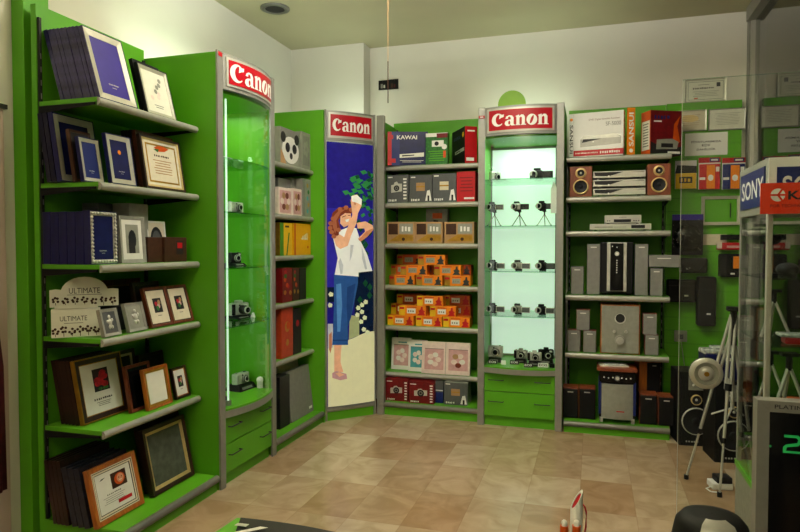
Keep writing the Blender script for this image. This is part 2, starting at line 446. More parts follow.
def tower(name, label, loc, rz, w, dep, h, deck, zs, back, ztop, dz):
    t = thing(name, label, 'display cabinet', loc, rz)
    pw = .05; bul = .05; wi = w-2*pw; fn = lambda x: -bul*(1-(2*x/wi)**2)
    for s in (-1, 1):
        a, b = sorted((s*w/2, s*(w/2-.02)))
        MB().box(a, b, .014, dep, 0, h-.005, 'green').build('side_panel', t)
        a, b = sorted((s*w/2, s*(w/2-pw)))
        MB().box(a, b, 0, .0138, 0, h+.006, 'alu', .002).build('post', t)
    MB().box(-w/2+.02, w/2-.02, dep-.02, dep, 0, ztop, 'green' if back == 'green' else 'alu').build('back_panel', t)
    if back != 'green':
        MB().box(-w/2+.035, w/2-.085, dep-.034, dep-.0205, deck+.02, ztop-.035, 'backlit').build('light_panel', t)
    MB().box(-wi/2, wi/2, .03, dep-.02, 0.0, dz[0], 'green').build('plinth', t)
    for i in range(2):
        d = MB().box(-wi/2+.002, wi/2-.002, .008, .03, dz[i]+.003, dz[i+1]-.003, 'green', .002).build('drawer', t)
        for s in (-1, 1):
            q = .17*w/.62; zc = (dz[i]+dz[i+1])/2+.02; m = MB()
            m.tube([(s*q-.055, .008, zc), (s*q-.055, -.014, zc), (s*q+.055, -.014, zc), (s*q+.055, .008, zc)], .0035, 'gray_dark', 6)
            m.build('handle', d)
    MB().slab(-wi/2, wi/2, deck-.012, deck, fn, 0.0, dep-.02, 'green').curved(-wi/2, wi/2, deck-.05, deck-.011, fn, -.002, .03, 'alu').build('deck', t)
    MB().slab(-wi/2, wi/2, ztop-.014, ztop, fn, .03, dep-.02, 'green').build('top_board', t)
    sign_box(t, wi, ztop, h, bul, .0, .87 if back == 'green' else .79, .52 if back == 'green' else .45)
    for z in zs:
        MB().slab(-w/2+.022, w/2-.022, z-.008, z, lambda x: -bul*.9*(1-(2*x/w)**2), .03, dep-.04, 'glass_shelf').build('glass_shelf', t)
    MB().curved(-wi/2+.004, wi/2-.004, deck+.004, ztop-.002, fn, .004, .005, 'glass_door').build('glass_door', t)
    return t

def shelf_unit(name, label, cat, loc, rz, w, dep, h, zs, rec, base_h, base_rec=0.0, ends=(0, 0), nose_h=.036, back_z0=0, slots=True, thick=.02):
    """slotted back, green shelves with grey rounded front edges, brackets and a base deck"""
    t = thing(name, label, cat, loc, rz)
    MB().box(-w/2, w/2, dep-thick, dep, back_z0, h, 'green').build('back_panel', t)
    for s, e in ((-1, ends[0]), (1, ends[1])):
        if e:
            a, b = sorted((s*w/2, s*(w/2-.02))); MB().box(a, b, .003, dep-thick, 0, e, 'green').build('side_panel', t)
    x0 = -w/2+(.02 if ends[0] else 0); x1 = w/2-(.02 if ends[1] else 0)
    if slots:
        for x in (x0+.012, x1-.012):
            m = MB().box(x-.007, x+.007, dep-thick-.012, dep-thick, .06, h-.06, 'slot')
            for k in range(int((h-.3)/.06)): m.rect(x-.003, x+.003, .16+k*.06, .185+k*.06, 'gray', dep-thick-.0125)
            m.build('slotted_upright', t)
    MB().box(x0, x1, .02, dep-thick, 0, base_h-.03, 'green').box(x0, x1, .02, dep-thick, base_h-.03, base_h, 'green').build('base', t)
    m = MB(); r = .02
    m.lathe([(r, x0), (r, x1)], 'nose', 12, (0, .018, base_h-.018), (1, 0, 0)).cyl((x0-.001, .018, base_h-.018), (x1+.001, .018, base_h-.018), r, 'nose', n=12)
    m.build('base_edge', t)
    for z in zs:
        s_ = MB().box(x0, x1, rec+.015, dep-thick-.012, z-.02, z, 'green').build('shelf', t)
        hh = nose_h/2; m = MB(); prof = []
        for i in range(9):
            a = PI/2+PI*i/8; prof.append((rec+.018+.018*math.cos(a), z-hh+hh*math.sin(a)))
        vs = [(x0, p[0], p[1]) for p in prof]+[(x1, p[0], p[1]) for p in prof]; n = len(prof)
        m.add(vs, [(i, i+1, n+i+1, n+i) for i in range(n-1)]+[(n-1, 0, n, 2*n-1)], 'nose', True)
        m.add(vs, [tuple(range(n-1, -1, -1)), tuple(range(n, 2*n))], 'nose'); m.build('shelf_edge', s_)
        for x in (x0, x1-.004):
            m = MB()
            m.add([(x, rec+.03, z-.021), (x, dep-thick-.012, z-.021), (x, dep-thick-.012, z-.055), (x, rec+.03, z-.032),
                   (x+.004, rec+.03, z-.021), (x+.004, dep-thick-.012, z-.021), (x+.004, dep-thick-.012, z-.055), (x+.004, rec+.03, z-.032)],
                  [(0, 1, 2, 3), (7, 6, 5, 4), (0, 4, 5, 1), (1, 5, 6, 2), (2, 6, 7, 3), (3, 7, 4, 0)], 'black')
            m.build('bracket', s_)
    return t

XT = -1.95                       # front line of the fittings on the long wall
FZ = [2.005, 1.635, 1.268, .937, .525]
shelf_unit('frame_rack', 'tall green wall rack with five shelves of picture frames', 'display rack', (XT, 2.6125, 0), PI/2, .715, .495, 2.446, FZ, .115, .087, thick=.03)
MB().box(-2.558, -2.43, 2.06, 2.215, 0, 2.62, 'green').build('end_board', None) if 0 else None
eb = MB().box(-.036, .036, -.07, .07, 0, 2.75, 'green', .002).build('end_post'); tag(eb, 'green boxed end post standing against the wall beside the picture frame rack', 'post', loc=(-2.5225, 2.325, 0))
tA = tower('glass_tower', 'green glass tower cabinet with a green interior beside the picture frames', (XT, 3.30, 0), PI/2, .635, .52, 2.41, .44,
           [1.846, 1.545, 1.228, .895], 'green', 2.215, [.07, .235, .39])
NZ = [1.925, 1.572, 1.285, .955, .565]
shelf_unit('album_rack', 'narrow green rack of photo albums beside the poster panel', 'display rack', (XT, 4.0125, 0), PI/2, .775, .50, 2.39, NZ, .085, .085, ends=(0, 2.38))

# poster panel across the corner
pa, pb = Vector((XT-.004, 4.408, 0)), Vector((-1.655, 4.722, 0)); pl = (pb-pa).length; pang = math.atan2(pb.y-pa.y, pb.x-pa.x)
pt = thing('poster_panel', 'corner poster panel under a red sign showing a woman in white shirt and jeans', 'poster', ((pa+pb)/2)[:], pang)
pw = pl/2
for s in (-1, 1):
    a, b = sorted((s*pw, s*(pw-.016))); MB().box(a, b, 0, .03, 0, 2.39, 'alu', .003).build('post', pt)
MB().box(-pw+.018, pw-.018, .01, .16, 0, .075, 'green').build('plinth', pt)
MB().cyl((-pw+.018, .018, .085), (pw-.018, .018, .085), .02, 'nose', n=12).box(-pw+.018, pw-.018, .018, .16, .076, .105, 'nose').build('plinth_edge', pt)
sb = MB(); fw = 2*pw-.034; pf = lambda x: -.02*(1-(2*x/fw)**2)
sb.curved(-fw/2, fw/2, 2.16, 2.385, pf, .0, .03, 'alu').curved(-fw/2+.012, fw/2-.012, 2.178, 2.37, pf, -.005, .005, 'alu_light')
sb.curved(-fw/2+.026, fw/2-.026, 2.195, 2.355, pf, -.008, .004, 'sign_red'); wordmark(sb, 0, 2.276, fw*.80, .095, -.010, pf, 'sign_white', 'sign_red')
sb.build('sign', pt, 'red sign with white lettering in a grey frame')
MB().cyl((-fw/2+.02, .04, 2.135), (fw/2-.02, .04, 2.135), .012, 'tube', n=10).build('light_tube', pt)
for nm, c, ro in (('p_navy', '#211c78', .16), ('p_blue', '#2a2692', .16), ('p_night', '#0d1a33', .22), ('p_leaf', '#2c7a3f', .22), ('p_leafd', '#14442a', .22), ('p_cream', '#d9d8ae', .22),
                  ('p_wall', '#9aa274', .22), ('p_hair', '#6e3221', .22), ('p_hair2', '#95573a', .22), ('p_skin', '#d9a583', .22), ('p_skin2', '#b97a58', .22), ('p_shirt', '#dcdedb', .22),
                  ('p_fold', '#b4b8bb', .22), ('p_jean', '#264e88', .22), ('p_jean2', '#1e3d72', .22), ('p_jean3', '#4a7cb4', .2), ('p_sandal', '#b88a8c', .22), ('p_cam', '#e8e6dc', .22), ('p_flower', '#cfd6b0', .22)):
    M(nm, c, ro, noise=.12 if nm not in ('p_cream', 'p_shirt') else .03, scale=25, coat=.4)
    pb_ = MATS[nm].node_tree.nodes['Principled BSDF']; pb_.inputs['Emission Color'].default_value = lin(c); pb_.inputs['Emission Strength'].default_value = .3  # every print colour glows a little, standing in for lighting from behind
ps = MB(); zb, zt = .112, 2.15; pfn = lambda x: -.012*(1-(2*x/fw)**2)
def PM(x, y):
    u = min(1, max(0, (x-326)/49.)); yt = 138+3*u; yb = 407-5*u
    return ((u-.5)*fw, zb+(zt-zb)*min(1, max(0, (yb-y)/(yb-yt))))
ps.curved(-fw/2, fw/2, zb, zt, pfn, .012, .004, 'p_navy', 16)
lay = [0]
def pp(mat, pts, sub=True):
    lay[0] += 1
    q = [PM(*p) for p in pts]
    # split into narrow vertical bands so that the print follows the curve
    ps.poly(q, mat, .0105-.00025*lay[0], warp=pfn)
def pq(mat, pts, ox=310, oy=180): pp(mat, [(ox+x/5.31, oy+y/5.31) for x, y in pts])
def prect(mat, x0, x1, y0, y1, n=6):
    lay[0] += 1
    for i in range(n):
        a = x0+(x1-x0)*i/n; b = x0+(x1-x0)*(i+1)/n
        ps.poly([PM(a, y1), PM(b, y1), PM(b, y0), PM(a, y0)], mat, .0105-.00025*lay[0], warp=pfn)
prect('p_blue', 326, 375, 205, 290); prect('p_night', 354, 375, 268, 334); prect('p_night', 326, 333, 285, 300)
rnd = random.Random(3)
for i in range(46):
    x = rnd.uniform(352, 374); y = rnd.uniform(168, 212); 
    if x < 360 and y < 172: continue
    a = rnd.uniform(-.5, 1.2); l = rnd.uniform(4, 9)
    pp('p_leaf' if rnd.random() < .6 else 'p_leafd', [(x-l*.6*math.cos(a), y-l*.5*math.sin(a)), (x+1, y-2.2), (min(375, x+l*.6*math.cos(a)), y+l*.5*math.sin(a)), (x-1, y+2.4)])
for x, y in ((343, 189), (349, 191), (352, 187)): pp('p_leaf', [(x-2, y-1), (x+3, y-2), (x+6, y+1), (x+1, y+3)])
for i in range(14):
    x = rnd.uniform(358, 373); y = rnd.uniform(215, 300); pp('p_leafd', [(x-3, y), (x, y-4), (min(375, x+3), y), (x, y+4)])
pp('p_cream', [(326, 345), (345, 339), (351, 337), (351, 407), (326, 407)]); pp('p_cream', [(351, 337), (358, 334), (366, 331), (375, 330), (375, 402), (351, 407)])
pp('p_fold', [(326, 322), (331, 322), (331, 346), (326, 347)]); pp('p_wall', [(348, 313), (358, 315), (358, 334), (347, 338)])
for x, y in ((357, 306), (361, 310), (356, 313), (364, 316), (360, 320), (363, 328), (367, 331), (361, 303), (329, 292), (328, 303), (365, 300)):
    pp('p_flower', [(x-2.6, y), (x-.8, y-2.5), (x+2.4, y-1.2), (x+2, y+2), (x-1.2, y+2.4)])
pp('p_skin2', [(327, 333), (329.5, 330), (330, 343), (328.5, 352), (327, 348)])
pp('p_skin', [(332, 342), (339.5, 342), (338.6, 352), (338.2, 361), (341, 371), (332, 372), (332, 362)])
pp('p_sandal', [(330, 372), (334, 370), (344, 373), (345, 378), (338, 379.5), (330, 377)]); pp('p_skin', [(333, 372.5), (337, 371), (342, 374), (337, 376)])
pp('p_jean', [(332, 270), (356.5, 274), (356.5, 281), (354, 293), (349, 316), (345.5, 325), (346, 343.5), (330, 343.5), (331, 327), (332, 300)])
pp('p_jean3', [(334, 282), (339, 281), (340, 305), (338, 330), (335, 330), (334.5, 305)]); pp('p_jean2', [(345, 285), (354, 281), (349, 315), (345.5, 324), (344.5, 305)]); pp('p_jean2', [(330.3, 338), (346, 338), (346, 339.5), (330.2, 339.5)])
pq('p_skin2', [(110, 285), (135, 262), (175, 285), (205, 285), (195, 330), (150, 355), (128, 332)])
pq('p_shirt', [(112, 292), (150, 252), (192, 236), (238, 240), (262, 310), (300, 380), (332, 470), (250, 478), (250, 500), (120, 490), (136, 400)])
pq('p_skin', [(116, 300), (140, 270), (176, 292), (206, 288), (190, 335), (150, 352), (128, 335)])
pq('p_fold', [(140, 420), (150, 400), (165, 440), (160, 485), (150, 488)]); pq('p_fold', [(268, 340), (282, 380), (300, 460), (288, 462), (270, 400)]); pq('p_fold', [(205, 330), (222, 330), (212, 390), (200, 420)])
pq('p_skin', [(240, 212), (290, 203), (335, 225), (338, 245), (300, 287), (262, 312), (246, 297), (288, 258), (284, 241), (245, 242)])
pq('p_skin2', [(296, 256), (335, 240), (338, 247), (300, 287), (262, 312), (250, 302)])
pq('p_hair', [(98, 262), (92, 235), (102, 200), (108, 160), (135, 135), (170, 126), (202, 133), (218, 150), (205, 168), (160, 168), (140, 200), (150, 240), (142, 268), (120, 292)])
for hx, hy in ((100, 215), (96, 240), (104, 262), (116, 285), (130, 270), (140, 250), (112, 190), (122, 162), (148, 140), (180, 131), (208, 142)): pq('p_hair' if hx % 4 else 'p_hair2', [(hx+13*math.cos(q*.785), hy+12*math.sin(q*.785)) for q in range(8)])
pq('p_hair2', [(112, 240), (106, 215), (116, 175), (140, 148), (180, 138), (150, 160), (128, 200), (132, 240), (122, 270)])
pq('p_skin', [(150, 178), (175, 160), (206, 162), (207, 190), (192, 225), (168, 236), (148, 215)])
pq('p_shirt', [(175, 196), (198, 190), (192, 206), (180, 208)]); pq('p_hair', [(158, 180), (178, 172), (178, 176), (160, 184)]); pq('p_hair', [(190, 170), (204, 170), (203, 174), (190, 174)])
pq('p_skin', [(205, 92), (214, 66), (240, 60), (266, 88), (266, 120), (246, 160), (236, 215), (202, 290), (165, 300), (186, 240), (214, 170)])
pq('p_cam', [(208, 70), (240, 62), (268, 86), (266, 116), (238, 104), (212, 98)]); pq('p_skin2', [(222, 100), (236, 106), (232, 118), (222, 114)])
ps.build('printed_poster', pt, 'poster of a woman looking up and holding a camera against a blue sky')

# racks and tower on the back wall
YT = 4.69
BZ = [2.0, 1.70, 1.372, 1.035, .705, .325]
cr = shelf_unit('camera_box_rack', 'green rack of boxed cameras and film between poster and backlit tower', 'display rack', (-1.24, 4.725, 0), 0, .818, .475, 2.405, BZ, .115, .10, ends=(2.36, 0), nose_h=.042)
MB().box(-1.655, -1.592, 4.728, 4.77, 0, 2.385, 'alu', .003).build('rack_front_post') if 0 else None
MB().box(-.409, -.349, 0, .045, 0, 2.385, 'alu', .003).build('post', cr)
tB = tower('glass_tower', 'backlit glass tower cabinet with bright white back wall of camcorders', (-.515, YT-.02, 0), 0, .62, .50, 2.375, .455,
           [1.848, 1.502, 1.166, .833], 'light', 2.165, [.075, .262, .40])
RZ = [2.005, 1.712, 1.463, .993, .565]
shelf_unit('audio_rack', 'green open rack of speakers and receivers beside the backlit tower', 'display rack', (.165, 4.66, 0), 0, .712, .55, 2.425, RZ, .115, .082, nose_h=.042)

# ------------------------------------------------------------------ picture frames
def frame(label, w, h, d, loc, rz, tilt, rings, inner, pic=None, group=None, stand=False, name='picture_frame'):
    """rings: (width, material, recess) mouldings from outside in; inner: material of the mount; pic(mb, x0, x1, z0, z1, y)"""
    t = thing(name, label, 'picture frame', (loc[0], loc[1], loc[2]+d*math.sin(tilt)), rz, group, tilt)
    m = MB(); x0, x1, z0, z1 = -w/2, w/2, 0, h; y = 0
    for k, (wd, mt, sl) in enumerate(rings):
        m.ring(x0, x1, z0, z1, wd, y, d, mt, sl); x0 += wd; x1 -= wd; z0 += wd; z1 -= wd; y += sl+.001
    m.box(-w/2+.002, w/2-.002, d-.003, d-.0005, .002, h-.002, 'charcoal')
    m.build('frame', t)
    p = MB().box(x0, x1, y+.001, y+.003, z0, z1, inner)
    if pic: pic(p, x0, x1, z0, z1, y+.0004)
    p.build('picture', t)
    return t
def spines(n, label, w, h, d, x_front, yc, z, tilt, edge, group, step, jit=.002, name='picture_frame', cat='picture frame'):
    """a row of frames standing one behind the other towards the wall"""
    src = None
    for k in range(n):
        if src is None:
            m = MB(); m.ring(-w/2, w/2, 0, h, .03, 0, d, edge, .002); m.box(-w/2+.03, w/2-.03, .004, d-.001, .03, h-.03, 'charcoal'); o = src = m.build(name)
        else: o = src.copy(); C.objects.link(o)
        tag(o, label, cat, group, (x_front-(k+1)*step, max(2.226+w/2, yc+random.uniform(-jit, jit)), z+d*math.sin(tilt)+.0005), PI/2, tilt)
def LY(px, py, X): return atX(px, py, X).y
def LZ(px, py, X): return atX(px, py, X).z
def blue_insert(p, x0, x1, z0, z1, y):
    p.words(x0*.68+x1*.32, x0*.32+x1*.68, z0+(z1-z0)*.2, (z1-z0)*.03, 9, 'silver', y); p.rect((x0*.58+x1*.42), (x0*.42+x1*.58), z0+(z1-z0)*.14, z0+(z1-z0)*.15, 'silver', y)
def dot_insert(p, x0, x1, z0, z1, y):
    blue_insert(p, x0, x1, z0, z1, y); p.disc((x0+x1)/2, z0+(z1-z0)*.7, (x1-x0)*.1, 'orange', y, 10)
def flowers_pic(p, x0, x1, z0, z1, y):
    w, h = x1-x0, z1-z0; a, b, c, d = x0+w*.3, x0+w*.72, z0+h*.42, z0+h*.88
    p.rect(a, b, c, d, 'ink', y); rn = random.Random(5)
    for i in range(9):
        q = arc(rn.uniform(a+w*.1, b-w*.1), rn.uniform(c+h*.1, d-h*.08), w*.09, h*.06, 0, 320, 8); p.poly(q, 'flower_red', y-.0003-.0001*i)
    for i in range(3):
        q = arc(rn.uniform(a+w*.08, b-w*.08), c+h*.05, w*.06, h*.03, 0, 300, 5); p.poly(q, 'leaf', y-.0015)
    p.words(x0+w*.25, x0+w*.76, z0+h*.27, h*.045, 9, 'ink', y); p.lines(x0+w*.3, x0+w*.7, z0+h*.12, z0+h*.22, 3, 'ink_soft', y)
def cert_pic(p, x0, x1, z0, z1, y):
    w, h = x1-x0, z1-z0
    p.ring(x0+w*.06, x1-w*.06, z0+h*.06, z1-h*.06, w*.035, y, y+.0005, 'gold')
    p.poly([(x0+w*.3, z0+h*.86), (x0+w*.42, z0+h*.78), (x0+w*.6, z0+h*.8), (x0+w*.75, z0+h*.88), (x0+w*.55, z0+h*.92), (x0+w*.4, z0+h*.9)], 'orange_deep', y-.0003)
    p.poly([(x0+w*.28, z0+h*.82), (x0+w*.4, z0+h*.76), (x0+w*.45, z0+h*.84)], 'leaf', y-.0005)
    p.words(x0+w*.28, x0+w*.73, z0+h*.68, h*.05, 9, 'brown', y-.0003); p.lines(x0+w*.22, x0+w*.78, z0+h*.25, z0+h*.6, 6, 'tan', y-.0003)
def portrait_pic(p, x0, x1, z0, z1, y):
    w, h = x1-x0, z1-z0
    a, b, c, d = x0+w*.42, x0+w*.86, z0+h*.5, z0+h*.9
    p.rect(a, b, c, d, 'brown', y); p.poly(arc((a+b)/2+w*.02, (c+d)/2, w*.15, h*.15, 0, 340, 14), 'orange_deep', y-.0003); p.poly(arc((a+b)/2+w*.04, (c+d)/2+h*.01, w*.1, h*.115, 0, 340, 14), 'skin', y-.0006)
    for ex in (-.04, .04): p.disc((a+b)/2+w*(.04+ex), (c+d)/2+h*.03, w*.014, 'ink', y-.0009, 8)
    p.poly(arc((a+b)/2+w*.04, (c+d)/2-h*.03, w*.045, h*.02, 180, 360, 6), 'white', y-.0009)
    p.poly([(x0+w*.12, z0+h*.83), (x0+w*.2, z0+h*.84), (x0+w*.28, z0+h*.88), (x0+w*.17, z0+h*.87)], 'ink', y); p.words(x0+w*.25, x0+w*.66, z0+h*.42, h*.04, 8, 'ink_soft', y)
    p.lines(x0+w*.12, x0+w*.75, z0+h*.18, z0+h*.38, 4, 'ink_soft', y, .22); p.rect(x0+w*.52, x0+w*.92, z0+h*.1, z0+h*.19, 'red', y)
def bw_pic(p, x0, x1, z0, z1, y):
    w, h = x1-x0, z1-z0; p.rect(x0+w*.18, x1-w*.18, z0+h*.15, z1-h*.12, 'gray_box', y); p.poly(arc((x0+x1)/2, z0+h*.5, w*.2, h*.25, 0, 330, 10), 'charcoal', y-.0003); p.rect(x0+w*.3, x0+w*.62, z0+h*.15, z0+h*.42, 'ink', y-.0005)
def small_photo(p, x0, x1, z0, z1, y):
    w, h = x1-x0, z1-z0; a, b, c, d = x0+w*.28, x0+w*.74, z0+h*.32, z0+h*.76
    p.rect(a, b, c, d, 'ink', y)
    for i, (u, v, mt) in enumerate(((.35, .6, 'flower_red'), (.6, .45, 'pink'), (.45, .3, 'leaf'), (.7, .7, 'tan'))):
        p.poly(arc(a+(b-a)*u, c+(d-c)*v, w*.08, h*.08, 0, 330, 8), mt, y-.0003-.0002*i)
    p.lines(x0+w*.4, x0+w*.62, z0+h*.2, z0+h*.26, 1, 'ink_soft', y)
def floral_white(p, x0, x1, z0, z1, y):
    w, h = x1-x0, z1-z0; rn = random.Random(2)
    for i in range(7): p.disc(x0+w*rn.uniform(.25, .75), z0+h*rn.uniform(.3, .85), w*.07, 'pink_pale' if i % 2 else 'gray_box', y-.0002*i, 8)
    p.lines(x0+w*.3, x0+w*.7, z0+h*.1, z0+h*.2, 2, 'ink_soft', y)

TF = R(9); T1 = R(16)
def lframe(label, px0, px1, ytop, pyb, X, z, d, rings, inner, pic=None, tilt=TF, hh=None, twist=0):
    y0, y1 = max(2.226, LY(px0, pyb, X)), min(2.974, LY(px1, pyb, X)); w = y1-y0
    h = (LZ((px0+px1)/2, ytop, X-.03)-z)/math.cos(tilt) if hh is None else hh
    return frame(label, w, h, d, (X, (y0+y1)/2, z+.0005), PI/2+twist, tilt, rings, inner, pic), w, h, (y0+y1)/2
# shelf 1 (top)
z = FZ[0]
_, w, h, yc = lframe('silver frame with violet insert before the purple stack on the top shelf', 100, 138, 36, 102, -2.10, z, .022, [(.004, 'purple_wrap', 0), (.03, 'silver_frame', .004)], 'violet', blue_insert, T1)
spines(9, 'dark purple wrapped frame standing edge-on in the stack on the top shelf', w, h, .019, -2.1045, yc, z, T1, 'purple_wrap', 'purple wrapped frames on the top shelf', .0215)
lframe('silver frame with white floral sheet on the top shelf', 148, 177, 70, 112, -2.11, z, .02, [(.006, 'charcoal', 0), (.017, 'silver_frame', .004)], 'paper', floral_white, R(14))
_, w2, h2, yc2 = lframe('black edged frame standing behind the silver frame with white floral sheet', 144, 170, 66, 112, -2.145, z, .02, [(.02, 'black', .002)], 'charcoal', None, R(14))
# shelf 2
z = FZ[1]
_, w, h, yc = lframe('large silver frame with dark blue insert at the back of the second shelf', 61, 102, 119, 178, -2.255, z, .024, [(.005, 'navy', 0), (.03, 'silver_frame', .004)], 'navy', blue_insert)
spines(2, 'dark blue wrapped frame standing edge-on in the stack on the second shelf', w, h, .024, -2.258, yc, z, TF, 'blue_dark', 'dark blue frames on the second shelf', .0275)
lframe('small silver frame with blue insert before the large one on the second shelf', 84, 105, 140, 178, -2.15, z, .018, [(.004, 'navy', 0), (.016, 'silver_frame', .003)], 'blue', blue_insert)
lframe('brown edged frame just behind the small silver frame on the second shelf', 76, 97, 133, 178, -2.19, z, .018, [(.012, 'brown', .002)], 'charcoal')
lframe('silver frame with an orange dot on its blue insert on the second shelf', 112, 137, 137, 180, -2.11, z, .02, [(.005, 'navy', 0), (.022, 'silver_frame', .003)], 'navy', dot_insert)
lframe('brown and gold frame holding a yellow certificate on the second shelf', 147, 186, 140, 184, -2.10, z, .02, [(.012, 'wood_dark', 0), (.010, 'gold_pale', .003)], 'cream', cert_pic)
_, w2, h2, yc2 = lframe('dark frame directly behind the yellow certificate', 143, 180, 136, 184, -2.135, z, .02, [(.018, 'wood_red', .002)], 'charcoal')
spines(3, 'dark brown frame edge-on behind the yellow certificate', w2, h2, .018, -2.137, yc2, z, TF, 'wood_dark', 'brown frames behind the certificate', .022)
# shelf 3
z = FZ[2]
_, w, h, yc = lframe('silver beaded frame with dark blue insert at the front of the third shelf', 91, 118, 212, 254, -2.125, z, .035, [(.003, 'navy', 0), (.018, 'silver', .004)], 'navy', blue_insert, tilt=R(1))
m = MB()
for k in range(14): m.sph((-w/2+.012, -.001, .012+k*(h-.024)/13), .0065, 'silver', 8, 6); m.sph((w/2-.012, -.001, .012+k*(h-.024)/13), .0065, 'silver', 8, 6)
for k in range(1, 8): m.sph((-w/2+.012+k*(w-.024)/8, -.001, .012), .0065, 'silver', 8, 6); m.sph((-w/2+.012+k*(w-.024)/8, -.001, h-.012), .0065, 'silver', 8, 6)
m.build('beading', _)
for k in range(5):
    o = MB().box(-w/2, w/2, 0, .045, 0, h*(.99-.004*(k % 2)), 'navy', .003).build('frame_box')
    tag(o, ['glossy navy frame box standing %s behind the silver beaded frame' % s for s in ('first', 'second', 'third', 'fourth', 'fifth')][k], 'box', 'navy frame boxes on the third shelf', (-2.1635-k*.0467, yc, z+.0005), PI/2)
yy0, yy1 = LY(122, 256, -2.11), LY(147, 256, -2.11)
lframe('ornate pewter frame with a black and white photo on the third shelf', 122, 147, 217, 254, -2.11, z, .03, [(.018, 'silver_dim', .004)], 'white', bw_pic, tilt=R(4))
o = MB().box(-.115, .115, 0, .10, 0, LZ(100, 203, -2.3)-z, 'gray_mid', .003).build('gift_box'); tag(o, 'dark grey box standing behind the navy frame boxes on the third shelf', 'box', None, (-2.295, 2.60, z+.0005), PI/2)
o = MB().box(-.07, .07, 0, .10, 0, LZ(120, 203, -2.23)-z, 'gray_box', .003).build('gift_box'); tag(o, 'pale grey box standing behind the pewter photo frame', 'box', None, (-2.185, 2.635, z+.0005), PI/2)
def oval_pic(p, x0, x1, z0, z1, y): p.disc((x0+x1)/2, (z0+z1)/2, (x1-x0)*.4, 'charcoal', y, 20, 0, (z1-z0)*.4); p.disc((x0+x1)/2, (z0+z1)/2, (x1-x0)*.28, 'gray_mid', y-.0004, 20, 0, (z1-z0)*.3)
lframe('white frame with a dark oval opening behind the brown leather boxes', 150, 168, 222, 254, -2.17, z, .025, [(.01, 'white', .002)], 'cream', oval_pic, tilt=R(5))
for k, (a, b, X) in enumerate(((148, 163, -2.115), (165, 187, -2.10))):
    y0, y1 = LY(a, 250, X), LY(b, 250, X); hb = LZ(a, 237, X)-z; m = MB().box(-(y1-y0)/2, (y1-y0)/2, 0, .045, 0, hb, 'brown', .004)
    if k: m.rect(.0, (y1-y0)*.32, hb*.3, hb*.85, 'ink', -.0006).rect(.008, (y1-y0)*.27, hb*.55, hb*.78, 'red', -.0012)
    tag(m.build('leather_box'), ['plain brown leather box under the dark oval frame', 'brown leather box with a small red picture on its front'][k], 'box', None, (X, (y0+y1)/2, z+.0005), PI/2)
# shelf 4 : printed card display, small figure frames, double frame
z = FZ[3]
def blossoms(m, x0, x1, z0, z1, n, y, seed):
    rn = random.Random(seed)
    for i in range(n):
        cx = x0+(x1-x0)*(i+.5)/n; cz = z0+(z1-z0)*rn.uniform(.45, .72); r = min((x1-x0)/n*.38, (z1-z0)*.24)
        for k in range(5):
            a = 2*PI*k/5+rn.uniform(0, 1); m.disc(cx+r*math.cos(a), cz+r*math.sin(a), r*.55, 'brown', y-.0001*k-.0002*(i % 2), 8)
        m.disc(cx, cz, r*.4, 'cream', y-.0009, 8); m.rect(cx-r*.12, cx+r*.12, z0, cz-r, 'brown', y)
X = -2.09; y0, y1 = LY(39, 330, -2.23), LY(90, 333, -2.10); 
d_ = thing('display_box', 'white card display box printed ULTIMATE with brown blossoms on the fourth shelf', 'box', (-2.245, 2.285, z+.0005), R(43))
wb = .2
m = MB().box(-wb/2, wb/2, 0, .085, 0, .125, 'paper'); m.text('ULTIMATE', -.01, .085, .11, .022, 'ink', -.0006); m.lines(-.05, .03, .06, .068, 1, 'ink_soft', -.0006); blossoms(m, -wb/2, wb/2, .004, .05, 6, -.0008, 4)
m.push(Matrix.Translation((wb/2, 0, 0)) @ Matrix.Rotation(PI/2, 4, 'Z')); blossoms(m, 0, .085, .004, .05, 3, -.0008, 9); m.pop()
m.build('tray', d_)
m = MB(); ov = [(-.11, .13), (.18, .13), (.18, .21), (.155, .213)]+arc(.035, .195, .1, .075, 12, 168, 12)+[(-.085, .213), (-.11, .21)]
m.poly(ov, 'paper', .088, .092); m.text('ULTIMATE', .035, .205, .13, .026, 'ink', .0872); m.lines(-.04, .11, .182, .19, 1, 'ink_soft', .0872); blossoms(m, -.105, .175, .132, .178, 7, .087, 6)
m.box(-.09, .09, .0855, .0875, 0, .14, 'paper'); m.build('header_card', d_)
def figure_pic(p, x0, x1, z0, z1, y):
    w, h = x1-x0, z1-z0
    for cx, cz, r in ((.5, .75, .1), (.5, .5, .16), (.42, .28, .1), (.6, .28, .1), (.32, .55, .08), (.68, .6, .08)): p.sph((x0+w*cx, y, z0+h*cz), (w*r, .006, h*r), 'silver', 8, 6)
lframe('pewter frame with a silver figure standing beside the white card display box', 105, 122, 309, 330, -2.09, z, .02, [(.014, 'silver_dim', .003)], 'gray_mid', figure_pic, R(14))
lframe('small pewter frame with a silver figure, nearer the brown double frame', 130, 148, 303, 327, -2.095, z, .02, [(.014, 'silver_dim', .003)], 'gray_box', figure_pic, R(14))
o = MB().box(-.11, .11, 0, .12, .0, .118, 'charcoal', .003).build('glass_box'); tag(o, 'dark box lying behind the two pewter figure frames', 'box', None, (-2.21, 2.62, z+.0005), PI/2)
lframe('wide red wooden frame leaning against the back of the fourth shelf', 106, 143, 279, 300, -2.36, z, .02, [(.03, 'wood_red', .004), (.008, 'gold', .002)], 'charcoal', None, R(4))
